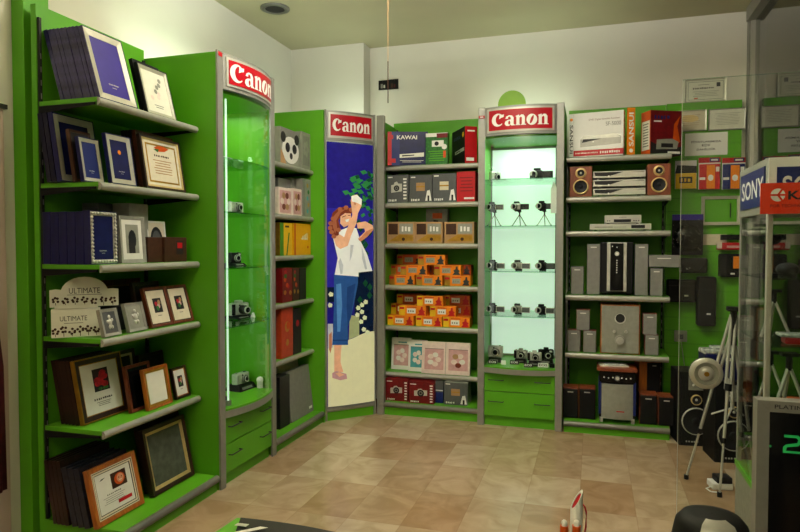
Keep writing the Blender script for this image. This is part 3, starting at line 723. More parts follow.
def dbl(label, y0, y1, h, X, z):
    t = thing('double_frame', label, 'picture frame', (X, (y0+y1)/2, z+.001+.02*math.sin(R(16))), PI/2, None, R(16)); w = y1-y0
    for s in (-1, 1):
        c = s*w/4
        MB().ring(c-w/4+.001, c+w/4-.001, 0, h, .013, 0, .02, 'wood_red', .003).ring(c-w/4+.014, c+w/4-.014, .013, h-.013, .004, .004, .02, 'ink', 0).build('frame', t)
        p = MB().box(c-w/4+.018, c+w/4-.018, .006, .009, .017, h-.017, 'cream'); small_photo(p, c-w/4+.018, c+w/4-.018, .017, h-.017, .0055); p.build('picture', t)
dbl('hinged brown double frame holding two small photos on the fourth shelf', LY(152, 318, -2.10), min(2.966, LY(198, 318, -2.10)), .205, -2.10, z)
lframe('dark frame standing just behind the hinged double frame', 139, 165, 282, 320, -2.17, z, .02, [(.018, 'wood_dark', .003)], 'charcoal', None, R(10))
# shelf 5
z = FZ[4]
_, w, h, yc = lframe('black and gold frame with a red flower picture on the fifth shelf', 84, 130, 356, 412, -2.22, z, .022, [(.006, 'gold', 0), (.022, 'wood_dark', .003), (.004, 'gold', 0)], 'white', flowers_pic, R(11))
spines(5, 'dark wooden frame edge-on in the stack behind the red flower picture', w, h*1.0, .019, -2.2225, yc-.003, z, R(11), 'wood_dark', 'dark frames behind the red flower picture', .0215)
lframe('orange wooden frame with a white sheet and gold mount on the fifth shelf', 149, 173, 366, 404, -2.11, z, .02, [(.013, 'wood_orange', .003), (.012, 'gold', .002)], 'paper', None, R(10))
lframe('dark bronze frame with black glass behind the orange wooden frame', 132, 156, 363, 404, -2.16, z, .02, [(.016, 'wood_red', .003)], 'black_gloss', None, R(10))
lframe('wooden frame with cream mount, back row of the fifth shelf', 117, 141, 350, 402, -2.30, z, .02, [(.02, 'wood_dark', .003), (.012, 'cream', .002)], 'charcoal', None, R(8))
lframe('black frame at the back of the fifth shelf, nearer the tower', 144, 168, 352, 398, -2.28, z, .02, [(.02, 'wood_dark', .003)], 'charcoal', None, R(8))
lframe('small black frame with a tiny photo at the tower end of the fifth shelf', 177, 191, 366, 394, -2.12, z, .018, [(.012, 'wood_dark', .002), (.004, 'wood_orange', .001)], 'white', small_photo, R(12))
# base
z = .087
_, w, h, yc = lframe('orange wooden frame with a portrait certificate on the base of the frame rack', 98, 145, 460, 520, -2.09, z, .024, [(.022, 'wood_orange', .004), (.005, 'cream', 0), (.003, 'ink', 0), (.008, 'cream', 0), (.003, 'ink', 0)], 'white', portrait_pic, R(13))
spines(3, 'speckled black frame edge-on behind the portrait certificate', w*.98, h*1.03, .03, -2.094, yc-.02, z, R(13), 'wood_dot', 'speckled black frames on the base', .0345)
spines(4, 'dark brown frame edge-on nearest the wall on the base', w*1.0, h*1.12, .02, -2.222, yc-.035, z, R(10), 'wood_dark', 'brown frames at the back of the base', .023)
lframe('dark wooden frame with gold lip and grey glass on the base of the frame rack', 154, 195, 422, 488, -2.09, z, .028, [(.022, 'wood_dark', .004), (.016, 'gold_pale', .006)], 'photo_gray', None, R(12))
lframe('dark frame standing just behind the grey glass frame on the base', 149, 189, 418, 488, -2.145, z, .028, [(.022, 'wood_dark', .004)], 'charcoal', None, R(11))

# ------------------------------------------------------------------ cameras
def compact(label, w, loc, rz, body='silver', group=None, h=None, slr=False, name='compact_camera'):
    h = h or w*.62; d = w*.34; t = thing(name, label, 'camera', loc, rz, group)
    m = MB().box(-w/2, w/2, 0, d, 0, h, body, w*.06, 3); m.box(-w*.49, -w*.3, -.003, d*.6, h*.05, h*.93, 'black' if slr else body, w*.03); m.box(-w*.42, w*.42, d-.001, d+.002, h*.12, h*.8, 'black')
    if slr: m.box(-w*.16, w*.16, d*.05, d*.9, h*.98, h*1.22, body, w*.04, 2)
    m.build('body', t)
    L = w*(.42 if slr else .16); m = MB(); r = h*.36
    for r0, a, b, mt in ((r, 0, -L*.55, 'black' if slr else 'silver_dim'), (r*.88, -L*.55, -L*.85, 'gray_dark'), (r*.8, -L*.85, -L, 'silver')): m.cyl((w*.08, a+.001, h*.47), (w*.08, b, h*.47), r0, mt, n=20)
    m.disc(w*.08, h*.47, r*.6, 'lens', -L-.0006); m.build('lens', t)
    MB().box(w*.2, w*.38, -.002, .004, h*.72, h*.9, 'white').box(-w*.1, -w*.02, -.002, .004, h*.76, h*.88, 'black').build('flash', t)
    MB().cyl((-w*.33, d*.5, h-.001), (-w*.33, d*.5, h+w*.04), w*.055, 'silver_dim', n=12).cyl((w*.3, d*.5, h-.001), (w*.3, d*.5, h+w*.03), w*.07, 'gray_dark', n=12).build('shutter_button', t)
    return t
def stand_block(label, w, d, h, loc, rz, mat='black', cat='stand', group=None):
    m = MB().add([(-w/2, 0, 0), (w/2, 0, 0), (w/2, d, 0), (-w/2, d, 0), (-w/2*.85, d*.15, h), (w/2*.85, d*.15, h), (w/2*.85, d*.95, h), (-w/2*.85, d*.95, h)],
                 [(3, 2, 1, 0), (4, 5, 6, 7), (0, 1, 5, 4), (1, 2, 6, 5), (2, 3, 7, 6), (3, 0, 4, 7)], mat)
    m.add([(-w/2*.7, -.0006+d*.03, h*.25), (w/2*.5, -.0006+d*.03, h*.25), (w/2*.5, d*.09-.0006, h*.65), (-w/2*.7, d*.09-.0006, h*.65)], [(0, 1, 2, 3)], 'gray')
    return tag(m.build('camera_stand'), label, cat, group, loc, rz)
def plate(label, s, w, h, loc, rz, body='card_white', ink='ink'):
    d = h*.7
    m = MB().add([(-w/2, 0, 0), (w/2, 0, 0), (w/2, d, 0), (-w/2, d, 0), (-w/2, d*.45, h), (w/2, d*.45, h)], [(3, 2, 1, 0), (0, 1, 5, 4), (1, 2, 5), (2, 3, 4, 5), (3, 0, 4)], body)
    m.push(Matrix.Rotation(-math.atan2(d*.45, h), 4, 'X'))
    if s: m.text(s, 0, h*.52, w*.8, h*.55, ink, -.0008, bold=.02)
    m.pop()
    return tag(m.build('name_plate'), label, 'sign', None, loc, rz)
# glass tower beside the frames: things face the room (+X)
def at_tower_a(px, X=-2.08): return LY(px, 260, X)
zz = [q+.0005 for q in [1.846, 1.545, 1.228, .895, .44]]
XA = -2.13
stand = lambda k, px, w, lab: stand_block('black block stand under the camera on %s of the green interior tower' % lab, w, .11, .016, (XA+.03, at_tower_a(px, XA), zz[k]), PI/2-.1)
compact('small silver camera nearest the posts on the top glass shelf of the green interior tower', .085, (XA-.02, at_tower_a(233, XA), zz[0]), PI/2)
compact('small silver camera deeper along the top glass shelf of the green interior tower', .085, (XA-.02, at_tower_a(243.5, XA), zz[0]), PI/2, h=.047)
stand(1, 238.5, .15, 'the second glass shelf'); compact('silver camera on a black block on the second glass shelf of the green interior tower', .13, (XA-.005, at_tower_a(238.5, XA), zz[1]+.0165), PI/2-.1, h=.065)
stand(2, 237, .12, 'the third glass shelf'); compact('slim dark camera on the third glass shelf of the green interior tower', .085, (XA-.005, at_tower_a(237, XA), zz[2]+.0165), PI/2-.3, 'charcoal', h=.066)
stand(3, 241, .16, 'the fourth glass shelf'); compact('silver camera with protruding lens on the lowest shelf of the green interior tower', .135, (XA-.005, at_tower_a(241, XA), zz[3]+.0165), PI/2-.35, 'silver', h=.078, slr=True, name='slr_camera')
plate('tiny white card beside the camera on the lowest glass shelf of the green interior tower', '', .025, .03, (XA+.06, at_tower_a(254, XA+.06), zz[3]), PI/2)
stand_block('wide black stand under the silver camera on the green deck', .17, .12, .035, (XA+.05, at_tower_a(241, XA), zz[4]), PI/2-.1)
compact('silver camera on a wide black stand on the green deck of the green interior tower', .13, (XA+.01, at_tower_a(241, XA), zz[4]+.0355), PI/2-.1, h=.068)
m = MB().cyl((0, 0, 0), (0, 0, .04), .018, 'white').sph((0, 0, .05), .022, 'card_white'); tag(m.build('white_stopper'), 'small white knob standing on the green deck beside the door', 'knob', None, (-2.04, at_tower_a(259, -2.04), zz[4]))
m = MB().box(-.02, .02, 0, .03, 0, .045, 'black', .004).box(-.014, .014, -.001, .001, .01, .02, 'gray'); tag(m.build('camera_battery'), 'small black battery standing at the near end of the green deck', 'battery', None, (-2.0, at_tower_a(226, -2.0), zz[4]), PI/2)
# vertical light tube of that tower
MB().cyl((-.188, .035, .46), (-.188, .035, 2.18), .006, 'tube', n=10).build('light_tube', tA)
MB().box(-.201, -.175, .022, .048, .441, .47, 'alu').build('tube_holder', tA)

# ------------------------------------------------------------------ camcorders in the backlit tower
def camcorder(label, s, loc, rz, body='silver_dim', screen='silver', scr=1, group=None, zoff=0):
    """s = overall length of the body; it faces along local -X so the viewer sees its side, screen swung out along +X"""
    t = thing('camcorder', label, 'camcorder', loc, rz, group)
    MB().push(Matrix.Translation((0, 0, zoff))).box(-s*.42, s*.12, 0, s*.42, s*.06, s*.52, body, s*.1, 3).box(-s*.3, s*.1, s*.02, s*.4, 0, s*.1, 'black', s*.02).box(-s*.36, s*.0, s*.08, s*.3, s*.5, s*.64, 'black', s*.04).build('body', t)
    m = MB().push(Matrix.Translation((0, 0, zoff)))
    m.cyl((-s*.3, s*.02, s*.3), (-s*.34, -s*.2, s*.3), s*.19, 'black', n=18).cyl((-s*.34, -s*.2, s*.3), (-s*.345, -s*.23, s*.3), s*.2, 'silver', s*.17, n=18)
    m.cyl((-s*.345, -s*.23, s*.3), (-s*.346, -s*.234, s*.3), s*.14, 'lens', n=16); m.build('lens', t)
    if scr: MB().push(Matrix.Translation((0, 0, zoff))).box(s*.08, s*.62, -.012, .0, s*.1, s*.46, screen, s*.03).box(s*.13, s*.57, -.0125, -.011, s*.14, s*.42, 'gray_mid' if screen != 'black' else 'black_gloss').build('screen', t)
    return t
def tripod(label, h, sp, loc, mat='silver_dim', group=None, rz=0):
    t = thing('mini_tripod', label, 'tripod', loc, rz, group)
    MB().cyl((0, 0, h*.72), (0, 0, h), h*.05, 'black', n=10).box(-h*.12, h*.12, -h*.1, h*.1, h*.95, h, 'black').build('head', t)
    for k in range(3):
        a = PI/2+2*PI*k/3
        MB().cyl((0, 0, h*.8), (sp*math.cos(a), sp*math.sin(a), .004), h*.03, mat, n=8).sph((sp*math.cos(a), sp*math.sin(a), .006), .0058, 'black', 8, 6).build('leg', t)
    return t
YC = 4.86
def TX(px, Y=YC): return atY(px, 240, Y).x
tz = [q+.0005 for q in [1.848, 1.502, 1.166, .833, .455]]
compact('silver camera alone at the window side end of the top shelf in the backlit tower' if 0 else 'upright silver camera on the top glass shelf of the backlit tower', .10, (TX(496), YC, tz[0]), .9, h=.075)
stand_block('flat black stand in front of the upright silver camera in the backlit tower', .12, .06, .012, (TX(500), YC-.09, tz[0]), 0)
camcorder('large black camcorder on the top glass shelf of the backlit tower', .15, (TX(540), YC, tz[0]), 0, 'black', 'black', 1)
m = MB().box(-.02, .02, 0, .02, 0, .03, 'charcoal', .003); tag(m.build('lens_cap'), 'small black cap beside the large black camcorder', 'lens cap', None, (TX(532, YC-.08), YC-.08, tz[0]))
hs = .115
for px, lab, b, sc in ((494, 'camcorder with silver screen on the mini tripod nearest the film boxes', 'charcoal', 'silver'), (519, 'camcorder with black screen on the middle mini tripod', 'silver_dim', 'black'), (544, 'black camcorder with hanging strap on the mini tripod nearest the audio rack', 'black', 'charcoal')):
    tripod('silver mini tripod holding the ' + lab.split(' on the')[0], hs, .06, (TX(px), YC+.03, tz[1]), 'silver_dim' if px != 519 else 'brown')
    camcorder(lab, .12, (TX(px), YC, tz[1]+hs+.0005), 0, b, sc)
for k, zi, labs in ((2, tz[2], ('third', )), (3, tz[3], ('fourth', ))):
    for j, (px, b, sc) in enumerate(((496, 'charcoal', 'silver'), (521, 'silver_dim', 'silver'), (545, 'black', 'charcoal' if k == 2 else 'silver'))):
        camcorder('%s camcorder with %s screen on the %s glass shelf of the backlit tower' % (('dark', 'silver', 'black')[j], ('silver', 'pale', 'folded black' if k == 2 else 'white')[j], labs[0]), .125, (TX(px), YC-.05, zi), 0, b, sc)
# cameras and plates on the deck
for j, (px, w, b, slr, Y) in enumerate(((495, .115, 'silver', 0, 4.80), (521, .105, 'silver_dim', 1, 4.84), (535, .105, 'silver', 1, 4.735), (547, .115, 'black', 1, 4.85))):
    dy = .036 if j != 1 else .03
    stand_block('black block under the %s camera on the deck of the backlit tower' % ('boxy silver', 'grey', 'front silver', 'black')[j], w*.9, .06, dy, (TX(px, Y), Y, tz[4]), 0)
    compact(('boxy silver camera above the first EOS plate in the backlit tower', 'grey camera at the back of the deck in the backlit tower', 'front silver camera on the deck of the backlit tower', 'black camera at the back of the deck in the backlit tower')[j], w, (TX(px, Y), Y+.015, tz[4]+dy+.0005), .12*(j-1.5), b, None, w*(.8 if j == 0 else .62), bool(slr), 'compact_camera' if not slr else 'slr_camera')
for j, (px, Y) in enumerate(((493, 4.745), (515, 4.775), (529, 4.69))):
    plate(('black EOS plate before the boxy silver camera', 'black EOS plate before the grey camera', 'black EOS plate before the front silver camera')[j], 'EOS', .065, .028, (TX(px, Y), Y, tz[4]), 0, 'black', 'card_white')
plate('small white price card on the deck near the first EOS plate', '', .035, .03, (TX(504, 4.74), 4.74, tz[4]), 0); plate('larger white card on the deck below the black camera', 'EOS', .075, .03, (TX(544, 4.72), 4.72, tz[4]), 0)
m = MB().box(-.018, .018, 0, .025, 0, .03, 'black', .003); tag(m.build('camera_battery'), 'small black battery beside the larger white card', 'battery', None, (TX(553, 4.715), 4.715, tz[4]))
# white pointed label on the side
m = MB().poly([(-.022, 0), (.022, 0), (.022, .18), (0, .24), (-.022, .18)], 'card_white', 0, .002); tag(m.build('hanging_label'), 'tall white pointed label inside the backlit tower beside the black camcorder', 'label', None, (TX(553.5, 4.75), 4.75, tz[1]+.09), 0)

# ------------------------------------------------------------------ boxes, albums
def carton(name, label, cat, px0, px1, ytop, Y, z, d, mat, front=None, side=None, rz=0, group=None, h=None, w=None, lean=0, xc=None, smat=None, side_l=None):
    x0, x1 = atY(px0, 240, Y).x, atY(px1, 240, Y).x; w = w or (x1-x0); h = h or atY((px0+px1)/2, ytop, Y).z-z
    m = MB().box(-w/2, w/2, 0, d, 0, h, mat)
    if front: front(m, -w/2, w/2, 0, h, -.0007)
    if side:
        m.push(Matrix.Translation((w/2, 0, 0)) @ Matrix.Rotation(PI/2, 4, 'Z')); side(m, 0, d, 0, h, -.0007); m.pop()
    if side_l:
        m.push(Matrix.Translation((-w/2, d, 0)) @ Matrix.Rotation(-PI/2, 4, 'Z')); side_l(m, 0, d, 0, h, -.0007); m.pop()
    return tag(m.build(name), label, cat, group, (xc if xc is not None else (x0+x1)/2, Y, z+.0006+d*math.sin(lean)), rz, lean)
def fill(mat):
    def f(m, x0, x1, z0, z1, y): m.rect(x0, x1, z0, z1, mat, y)
    return f
def pic_device(m, cx, cz, w, h, y, a='silver', b='charcoal'):
    m.poly([(cx-w/2, cz-h*.4), (cx+w/2, cz-h*.2), (cx+w/2, cz+h*.4), (cx-w/2, cz+h*.15)], a, y); m.poly([(cx-w*.4, cz-h*.2), (cx+w*.1, cz-.05*h), (cx+w*.1, cz+h*.1), (cx-w*.4, cz)], b, y-.0004)
def pic_camera(m, cx, cz, w, h, y, a='silver'):
    m.poly([(cx-w/2, cz-h*.4), (cx+w*.5, cz-h*.3), (cx+w*.5, cz+h*.3), (cx+w*.15, cz+h*.32), (cx+w*.05, cz+h*.48), (cx-w*.2, cz+h*.42), (cx-w*.25, cz+h*.25), (cx-w/2, cz+h*.2)], a, y)
    m.disc(cx, cz-h*.05, w*.26, 'charcoal', y-.0004, 16); m.disc(cx, cz-h*.05, w*.15, 'gray', y-.0008, 14); m.disc(cx, cz-h*.05, w*.09, 'ink', y-.0011, 12)
BY = 4.87
z = BZ[0]
def blue_front(m, x0, x1, z0, z1, y):
    w, h = x1-x0, z1-z0
    m.rect(x0, x0+w*.1, z0, z1, 'red', y-.0008); m.rect(x0, x0+w*.3, z0, z1, 'blue', y); m.rect(x0+w*.05, x0+w*.14, z0+h*.78, z0+h*.9, 'red', y-.0004)
    m.text('KAWAI', x0+w*.48, z0+h*.83, w*.5, h*.12, 'card_white', y-.0004, bold=.02); pic_device(m, x0+w*.6, z0+h*.3, w*.6, h*.2, y-.0004); m.rect(x0+w*.04, x0+w*.2, z0+h*.08, z0+h*.2, 'red', y-.0006); m.lines(x0+w*.3, x0+w*.9, z0+h*.08, z0+h*.16, 2, 'silver', y-.0006, .3)
carton('receiver_box', 'blue box with white lettering and red end at the poster end of the top shelf', 'box', 386, 433, 130, BY-.01, z, .10, 'navy', blue_front, None, .3, h=.27, w=.325, xc=-1.43)
def green_front(m, x0, x1, z0, z1, y):
    w, h = x1-x0, z1-z0
    m.rect(x0, x1, z0, z1, 'leaf', y); m.rect(x0, x1, z0+h*.88, z1, 'card_white', y-.0004); m.rect(x0+w*.5, x1, z0+h*.84, z0+h*.98, 'dark_red', y-.0008); m.rect(x0+w*.28, x0+w*.82, z0+h*.56, z0+h*.76, 'card_white', y-.0006); m.disc(x0+w*.5, z0+h*.66, w*.1, 'ink', y-.001, 10)
    m.disc(x0+w*.85, z0+h*.55, w*.12, 'card_white', y-.0009, 12); m.lines(x0+w*.1, x0+w*.9, z0+h*.08, z0+h*.45, 5, 'green', y-.0006, .4); m.rect(x0+w*.8, x0+w*.92, z0+h*.2, z0+h*.42, 'orange_deep', y-.001)
carton('software_box', 'green and white box standing in the middle of the top shelf', 'box', 417, 440, 133.5, BY-.015, z, .06, 'leaf', green_front, xc=-1.19, w=.178, side=fill('green_dark'))
def dark_front(m, x0, x1, z0, z1, y):
    w, h = x1-x0, z1-z0; m.text('KAWAI', x0+w*.4, z0+h*.76, w*.5, h*.1, 'blue', y, bold=.02); pic_device(m, x0+w*.6, z0+h*.38, w*.7, h*.16, y); m.disc(x0+w*.86, z0+h*.8, w*.07, 'yellow', y, 12)
def red_side(m, x0, x1, z0, z1, y):
    w, h = x1-x0, z1-z0; m.rect(x0, x1, z0, z1, 'red', y); m.rect(x0+w*.2, x0+w*.8, z0+h*.86, z0+h*.9, 'card_white', y-.0005); m.rect(x0+w*.1, x0+w*.75, z0+h*.06, z0+h*.15, 'card_white', y-.0005)
carton('receiver_box', 'black box with red side and white lettering at the tower end of the top shelf', 'box', 443, 473, 122, BY+.0, z, .31, 'black', red_side, None, R(31), h=.285, w=.10, xc=-.918, side_l=dark_front)
# shelf 2: grey camera cartons
z = BZ[1]
def grey_front(k):
    def f(m, x0, x1, z0, z1, y):
        w, h = x1-x0, z1-z0
        m.rect(x0, x1, z0, z1, 'gray_mid', y); m.rect(x0+w*.06, x0+w*.26, z0+h*.9, z0+h*.94, 'card_white', y-.0004); m.words(x0+w*.08, x0+w*.46, z0+h*.1, h*.09, 5, 'card_white', y-.0005)
        if k == 0: pic_camera(m, x0+w*.45, z0+h*.55, w*.5, h*.45, y-.0005); m.lines(x0+w*.75, x0+w*.92, z0+h*.1, z0+h*.9, 7, 'card_white', y-.0005, .5)
        else:
            m.rect(x0+w*.3, x0+w*.68, z0+h*.42, z0+h*.72, 'tan' if k == 1 else 'cream', y-.0005); m.rect(x0+w*.3, x0+w*.68, z0+h*.55, z0+h*.6, 'gold', y-.0008); m.poly([(x0+w*.7, z0+h*.06), (x0+w*.78, z0+h*.42), (x0+w*.9, z0+h*.45), (x0+w*.98, z0+h*.06)], 'card_white', y-.0008); m.rect(x0+w*.8, x0+w*.88, z0+h*.06, z0+h*.25, 'ink', y-.0012)
    return f
carton('camera_box', 'grey camera box with a camera picture and white letter column on the second shelf', 'box', 387, 408.5, 175, BY, z, .16, 'gray_mid', grey_front(0))
carton('camera_box', 'grey camera box with a tan picture, second along the second shelf', 'box', 409.5, 432, 175, BY, z, .16, 'gray_mid', grey_front(1))
carton('camera_box', 'grey camera box with a cream picture beside the red box on the second shelf', 'box', 432.6, 456, 173.5, BY, z, .16, 'gray_mid', grey_front(2))
def red_front(m, x0, x1, z0, z1, y):
    w, h = x1-x0, z1-z0; m.lines(x0+w*.15, x0+w*.9, z0+h*.3, z0+h*.85, 5, 'dark_red', y, .3); m.rect(x0+w*.4, x0+w*.95, z0+h*.08, z0+h*.14, 'card_white', y)
carton('camera_box', 'plain bright red box at the tower end of the second shelf', 'box', 456.6, 475, 171.5, BY-.01, z, .16, 'red', red_front)
# shelf 3: brown printer paper boxes
z = BZ[2]
def brown_front(m, x0, x1, z0, z1, y):
    w, h = x1-x0, z1-z0
    m.rect(x0+w*.05, x0+w*.4, z0+h*.42, z0+h*.92, 'brown', y); m.rect(x0+w*.45, x0+w*.94, z0+h*.45, z0+h*.92, 'gray_box', y); m.words(x0+w*.54, x0+w*.88, z0+h*.68, h*.26, 3, 'card_white', y-.0005)
    m.poly([(x0+w*.05, z0+h*.1), (x0+w*.95, z0+h*.1), (x0+w*.95, z0+h*.38), (x0+w*.45, z0+h*.42)], 'gold', y-.0003); m.disc(x0+w*.6, z0+h*.2, w*.06, 'brown', y-.0006, 10)
for k, (a, b) in enumerate(((387, 414.5), (415.2, 442.5), (444.5, 474))):
    carton('paper_box', ('brown photo paper box at the poster end of the third shelf', 'brown photo paper box in the middle under the grey carton', 'brown photo paper box at the tower end of the third shelf')[k], 'box', a, b, 222, BY, z, .15, 'tan', brown_front, group='brown photo paper boxes')
def grey_back(m, x0, x1, z0, z1, y):
    w, h = x1-x0, z1-z0; m.rect(x0+w*.3, x0+w*.75, z0+h*.72, z0+h*.88, 'orange_deep', y)
    for u, hh in ((.2, .6), (.45, .66), (.75, .58)): m.poly([(x0+w*u-w*.12, z0+h*.1), (x0+w*u+w*.1, z0+h*.05), (x0+w*u+w*.12, z0+h*hh), (x0+w*u-w*.1, z0+h*(hh+.03))], 'gray_dark', y)
carton('phone_box', 'upright grey carton with an orange mark behind the brown photo paper boxes', 'box', 426, 447.5, 204, BY+.16, z, .06, 'gray_box', grey_back, h=.285)
# shelves 4 and 5: stacks of film boxes
def film_front(kind):
    def f(m, x0, x1, z0, z1, y):
        w, h = x1-x0, z1-z0
        m.rect(x0, x0+w*.22, z0, z1, 'yellow' if kind else 'gold', y); m.rect(x0+w*.02, x0+w*.2, z0+h*.62, z0+h*.84, 'red', y-.0004)
        m.rect(x0+w*.3, x0+w*.62, z0+h*.22, z0+h*.72, 'card_white' if kind else 'gray_box', y-.0004); m.words(x0+w*.34, x0+w*.58, z0+h*.45, h*.2, 3, 'ink_soft', y-.0008)
        m.poly([(x0+w*.68, z0+h*.06), (x0+w*.76, z0+h*.3), (x0+w*.72, z0+h*.5), (x0+w*.8, z0+h*.62), (x0+w*.82, z0+h*.9), (x0+w*.88, z0+h*.9), (x0+w*.89, z0+h*.6), (x0+w*.97, z0+h*.45), (x0+w*.92, z0+h*.3), (x0+w*.98, z0+h*.06)], 'red' if kind else 'gray_dark', y-.0005); m.rect(x0+w*.3, x0+w*.66, z0+h*.8, z0+h*.9, 'orange_deep', y-.0005)
    return f
def film_stack(zs, Y, rows, kind, sh, mats):
    hb = None
    for lev, (ys, items) in enumerate(rows):
        for j, (a, b, dY, dark) in enumerate(items):
            h = .081
            carton('film_box', 'orange film box with %s figures, %s' % ('red' if kind else 'dark', ys[j]), 'box', a, b, 0, Y+dY, zs+lev*.0822, .10, 'orange' if not dark else 'orange_deep', film_front(kind), h=h, group='orange film boxes with %s figures' % ('red' if kind else 'dark'))
film_stack(BZ[3], BY, [
    (('lowest at the poster end', 'lowest in the middle', 'lowest at the tower end', 'lowest of the back row, poster side', 'lowest of the back row, middle', 'lowest of the back row, tower side'), [(389, 414.5, 0, 0), (416.5, 442.5, 0, 0), (444.5, 470.5, 0, 0), (391, 414, .15, 1), (415, 441, .15, 1), (445, 471, .15, 1)]),
    (('in the second layer on the poster side', 'in the second layer on the tower side', 'second layer of the back row, poster side', 'second layer of the back row, middle', 'second layer of the back row, tower side'), [(400.5, 427, .01, 0), (434, 461, .01, 0), (391, 414, .15, 1), (415, 441, .15, 1), (445, 471, .15, 1)]),
    (('topmost of its pyramid', 'topmost in the back row on the poster side'), [(418, 445, .01, 0), (397, 423, .15, 1)])], 0, 'fourth', None)
film_stack(BZ[4], BY, [
    (('lowest at the poster end', 'lowest in the middle', 'lowest at the tower end', 'lowest of the back row, poster side', 'lowest of the back row, middle', 'lowest of the back row, tower side'), [(387.5, 413.5, 0, 0), (416, 442, 0, 0), (443, 470, 0, 0), (391, 414, .15, 1), (415, 441, .15, 1), (445, 471, .15, 1)]),
    (('in the second layer on the poster side', 'in the second layer on the tower side', 'second layer of the back row, poster side', 'second layer of the back row, middle', 'second layer of the back row, tower side'), [(399, 426, .01, 0), (430, 456, .01, 0), (391, 414, .15, 1), (415, 441, .15, 1), (445, 471, .15, 1)]),
    (('topmost of its pyramid', 'topmost in the back row on the poster side', 'topmost in the back row on the tower side'), [(417, 443, .01, 0), (397, 423, .15, 1), (444, 470, .15, 1)])], 1, 'fifth', None)
# shelf 6: albums leaning
z = BZ[5]
def album_pic(c, twin=False):
    def f(m, x0, x1, z0, z1, y):
        w, h = x1-x0, z1-z0
        n = 2 if twin else 1
        for k in range(n):
            a, b = x0+w*(k+.12)/n, x0+w*(k+.92)/n; m.rect(a, b, z0+h*.13, z0+h*.78, c, y); m.rect(a, b, z0+h*.775, z0+h*.79, 'gray_mid', y-.0003)
            cx, cz = (a+b)/2, z0+h*.45
            for i in range(5): m.poly(arc(cx+(b-a)*.22*math.cos(i*1.25+k), cz+h*.15*math.sin(i*1.25+k), (b-a)*.16, h*.08, i*40, i*40+300, 8), ('pink_pale', 'tan', 'pink_pale', 'brown_red', 'white')[i] if k else ('pink_pale', 'white')[i % 2], y-.0004-.0002*i)
            if not twin: m.rect(x0+w*.35, x0+w*.8, z0+h*.84, z0+h*.88, 'teal', y)
        if twin: m.rect((x0+x1)/2-.002, (x0+x1)/2+.002, z0, z1, 'gray_box', y)
    return f
carton('photo_album', 'white photo album with pink cover picture at the poster end above the red boxes', 'album', 391, 410, 335, BY+.072, z, .035, 'card_white', album_pic('pink'), lean=R(6), h=.262)
carton('photo_album', 'white photo album with turquoise cover picture beside the twin pink album', 'album', 408, 426, 337, BY+.032, z, .035, 'card_white', album_pic('teal'), lean=R(6), h=.255)
carton('photo_album', 'wide white album with two pink pictures on its cover', 'album', 421.5, 470, 338.5, BY-.02, z, .04, 'pink_pale', album_pic('pink', True), lean=R(6), h=.255)
# base: camera boxes
z = .10
def redcam(m, x0, x1, z0, z1, y):
    w, h = x1-x0, z1-z0; m.rect(x0, x1, z0, z1, 'dark_red', y); pic_camera(m, x0+w*.48, z0+h*.5, w*.52, h*.4, y-.0005); m.words(x0+w*.08, x0+w*.42, z0+h*.08, h*.08, 5, 'card_white', y-.0005); m.lines(x0+w*.84, x0+w*.96, z0+h*.05, z0+h*.9, 7, 'card_white', y-.0005, .5); m.rect(x0+w*.06, x0+w*.3, z0+h*.86, z0+h*.9, 'card_white', y-.0005)
carton('camera_box', 'dark red camera box on the rack base next to the poster panel', 'box', 385.5, 408, 375, BY-.07, z, .16, 'dark_red', redcam, h=.18)
carton('camera_box', 'dark red camera box, second along the rack base', 'box', 408.8, 434, 380.5, BY-.09, z, .16, 'dark_red', redcam, h=.172)
def blueback(m, x0, x1, z0, z1, y): m.rect(x0, x1, z0, z0+(z1-z0)*.5, 'blue', y); m.rect(x0, x1, z0+(z1-z0)*.55, z0+(z1-z0)*.6, 'card_white', y)
carton('camera_box', 'slim grey and blue box between the red and grey camera boxes on the rack base', 'box', 435.8, 443.5, 382, BY-.03, z, .14, 'gray_mid', blueback, h=.175)
carton('camera_box', 'grey camera box with figures on the rack base beside the backlit tower', 'box', 444.5, 468, 380, BY-.06, z, .16, 'gray_box', grey_front(1), h=.178)

# ------------------------------------------------------------------ narrow rack of albums (faces +X)
def side_book(name, label, cat, px0, px1, ytop, X, z, d, mat, front=None, lean=0, h=None, group=None, spine=None):
    y0, y1 = LY(px0, 250, X), min(LY(px1, 250, X), 4.377); w = y1-y0; h = h or (LZ((px0+px1)/2, ytop, X)-z)
    m = MB().box(-w/2, w/2, 0, d, 0, h, mat, .002)
    if front: front(m, -w/2, w/2, 0, h, -.0007)
    if spine:
        m.push(Matrix.Translation((-w/2, d, 0)) @ Matrix.Rotation(-PI/2, 4, 'Z')); spine(m, 0, d, 0, h, -.0007); m.pop()
    return tag(m.build(name), label, cat, group, (X, (y0+y1)/2, z+.0006+d*math.sin(lean)), PI/2, lean)
XN = -2.06
def panda(m, x0, x1, z0, z1, y):
    w, h = x1-x0, z1-z0
    m.rect(x0, x1, z0+h*.55, z1, 'gray', y+.0002); m.disc(x0+w*.52, z0+h*.42, w*.44, 'card_white', y, 20, 0, h*.38)
    for u, v, r in ((.14, .74, .13), (.84, .76, .13)): m.disc(x0+w*u, z0+h*v, w*r, 'ink', y-.0003, 12)
    for u, v, r in ((.36, .48, .12), (.72, .48, .12), (.54, .26, .08)): m.disc(x0+w*u, z0+h*v, w*r, 'ink', y-.0006, 12)
    m.poly([(x0, z0), (x0+w*.3, z0), (x0+w*.12, z0+h*.3), (x0, z0+h*.4)], 'tan', y-.0003)
side_book('photo_album', 'photo album with a panda on its cover on the top shelf of the album rack', 'album', 281, 300, 130, XN, NZ[0], .05, 'gray_box', panda, 0)
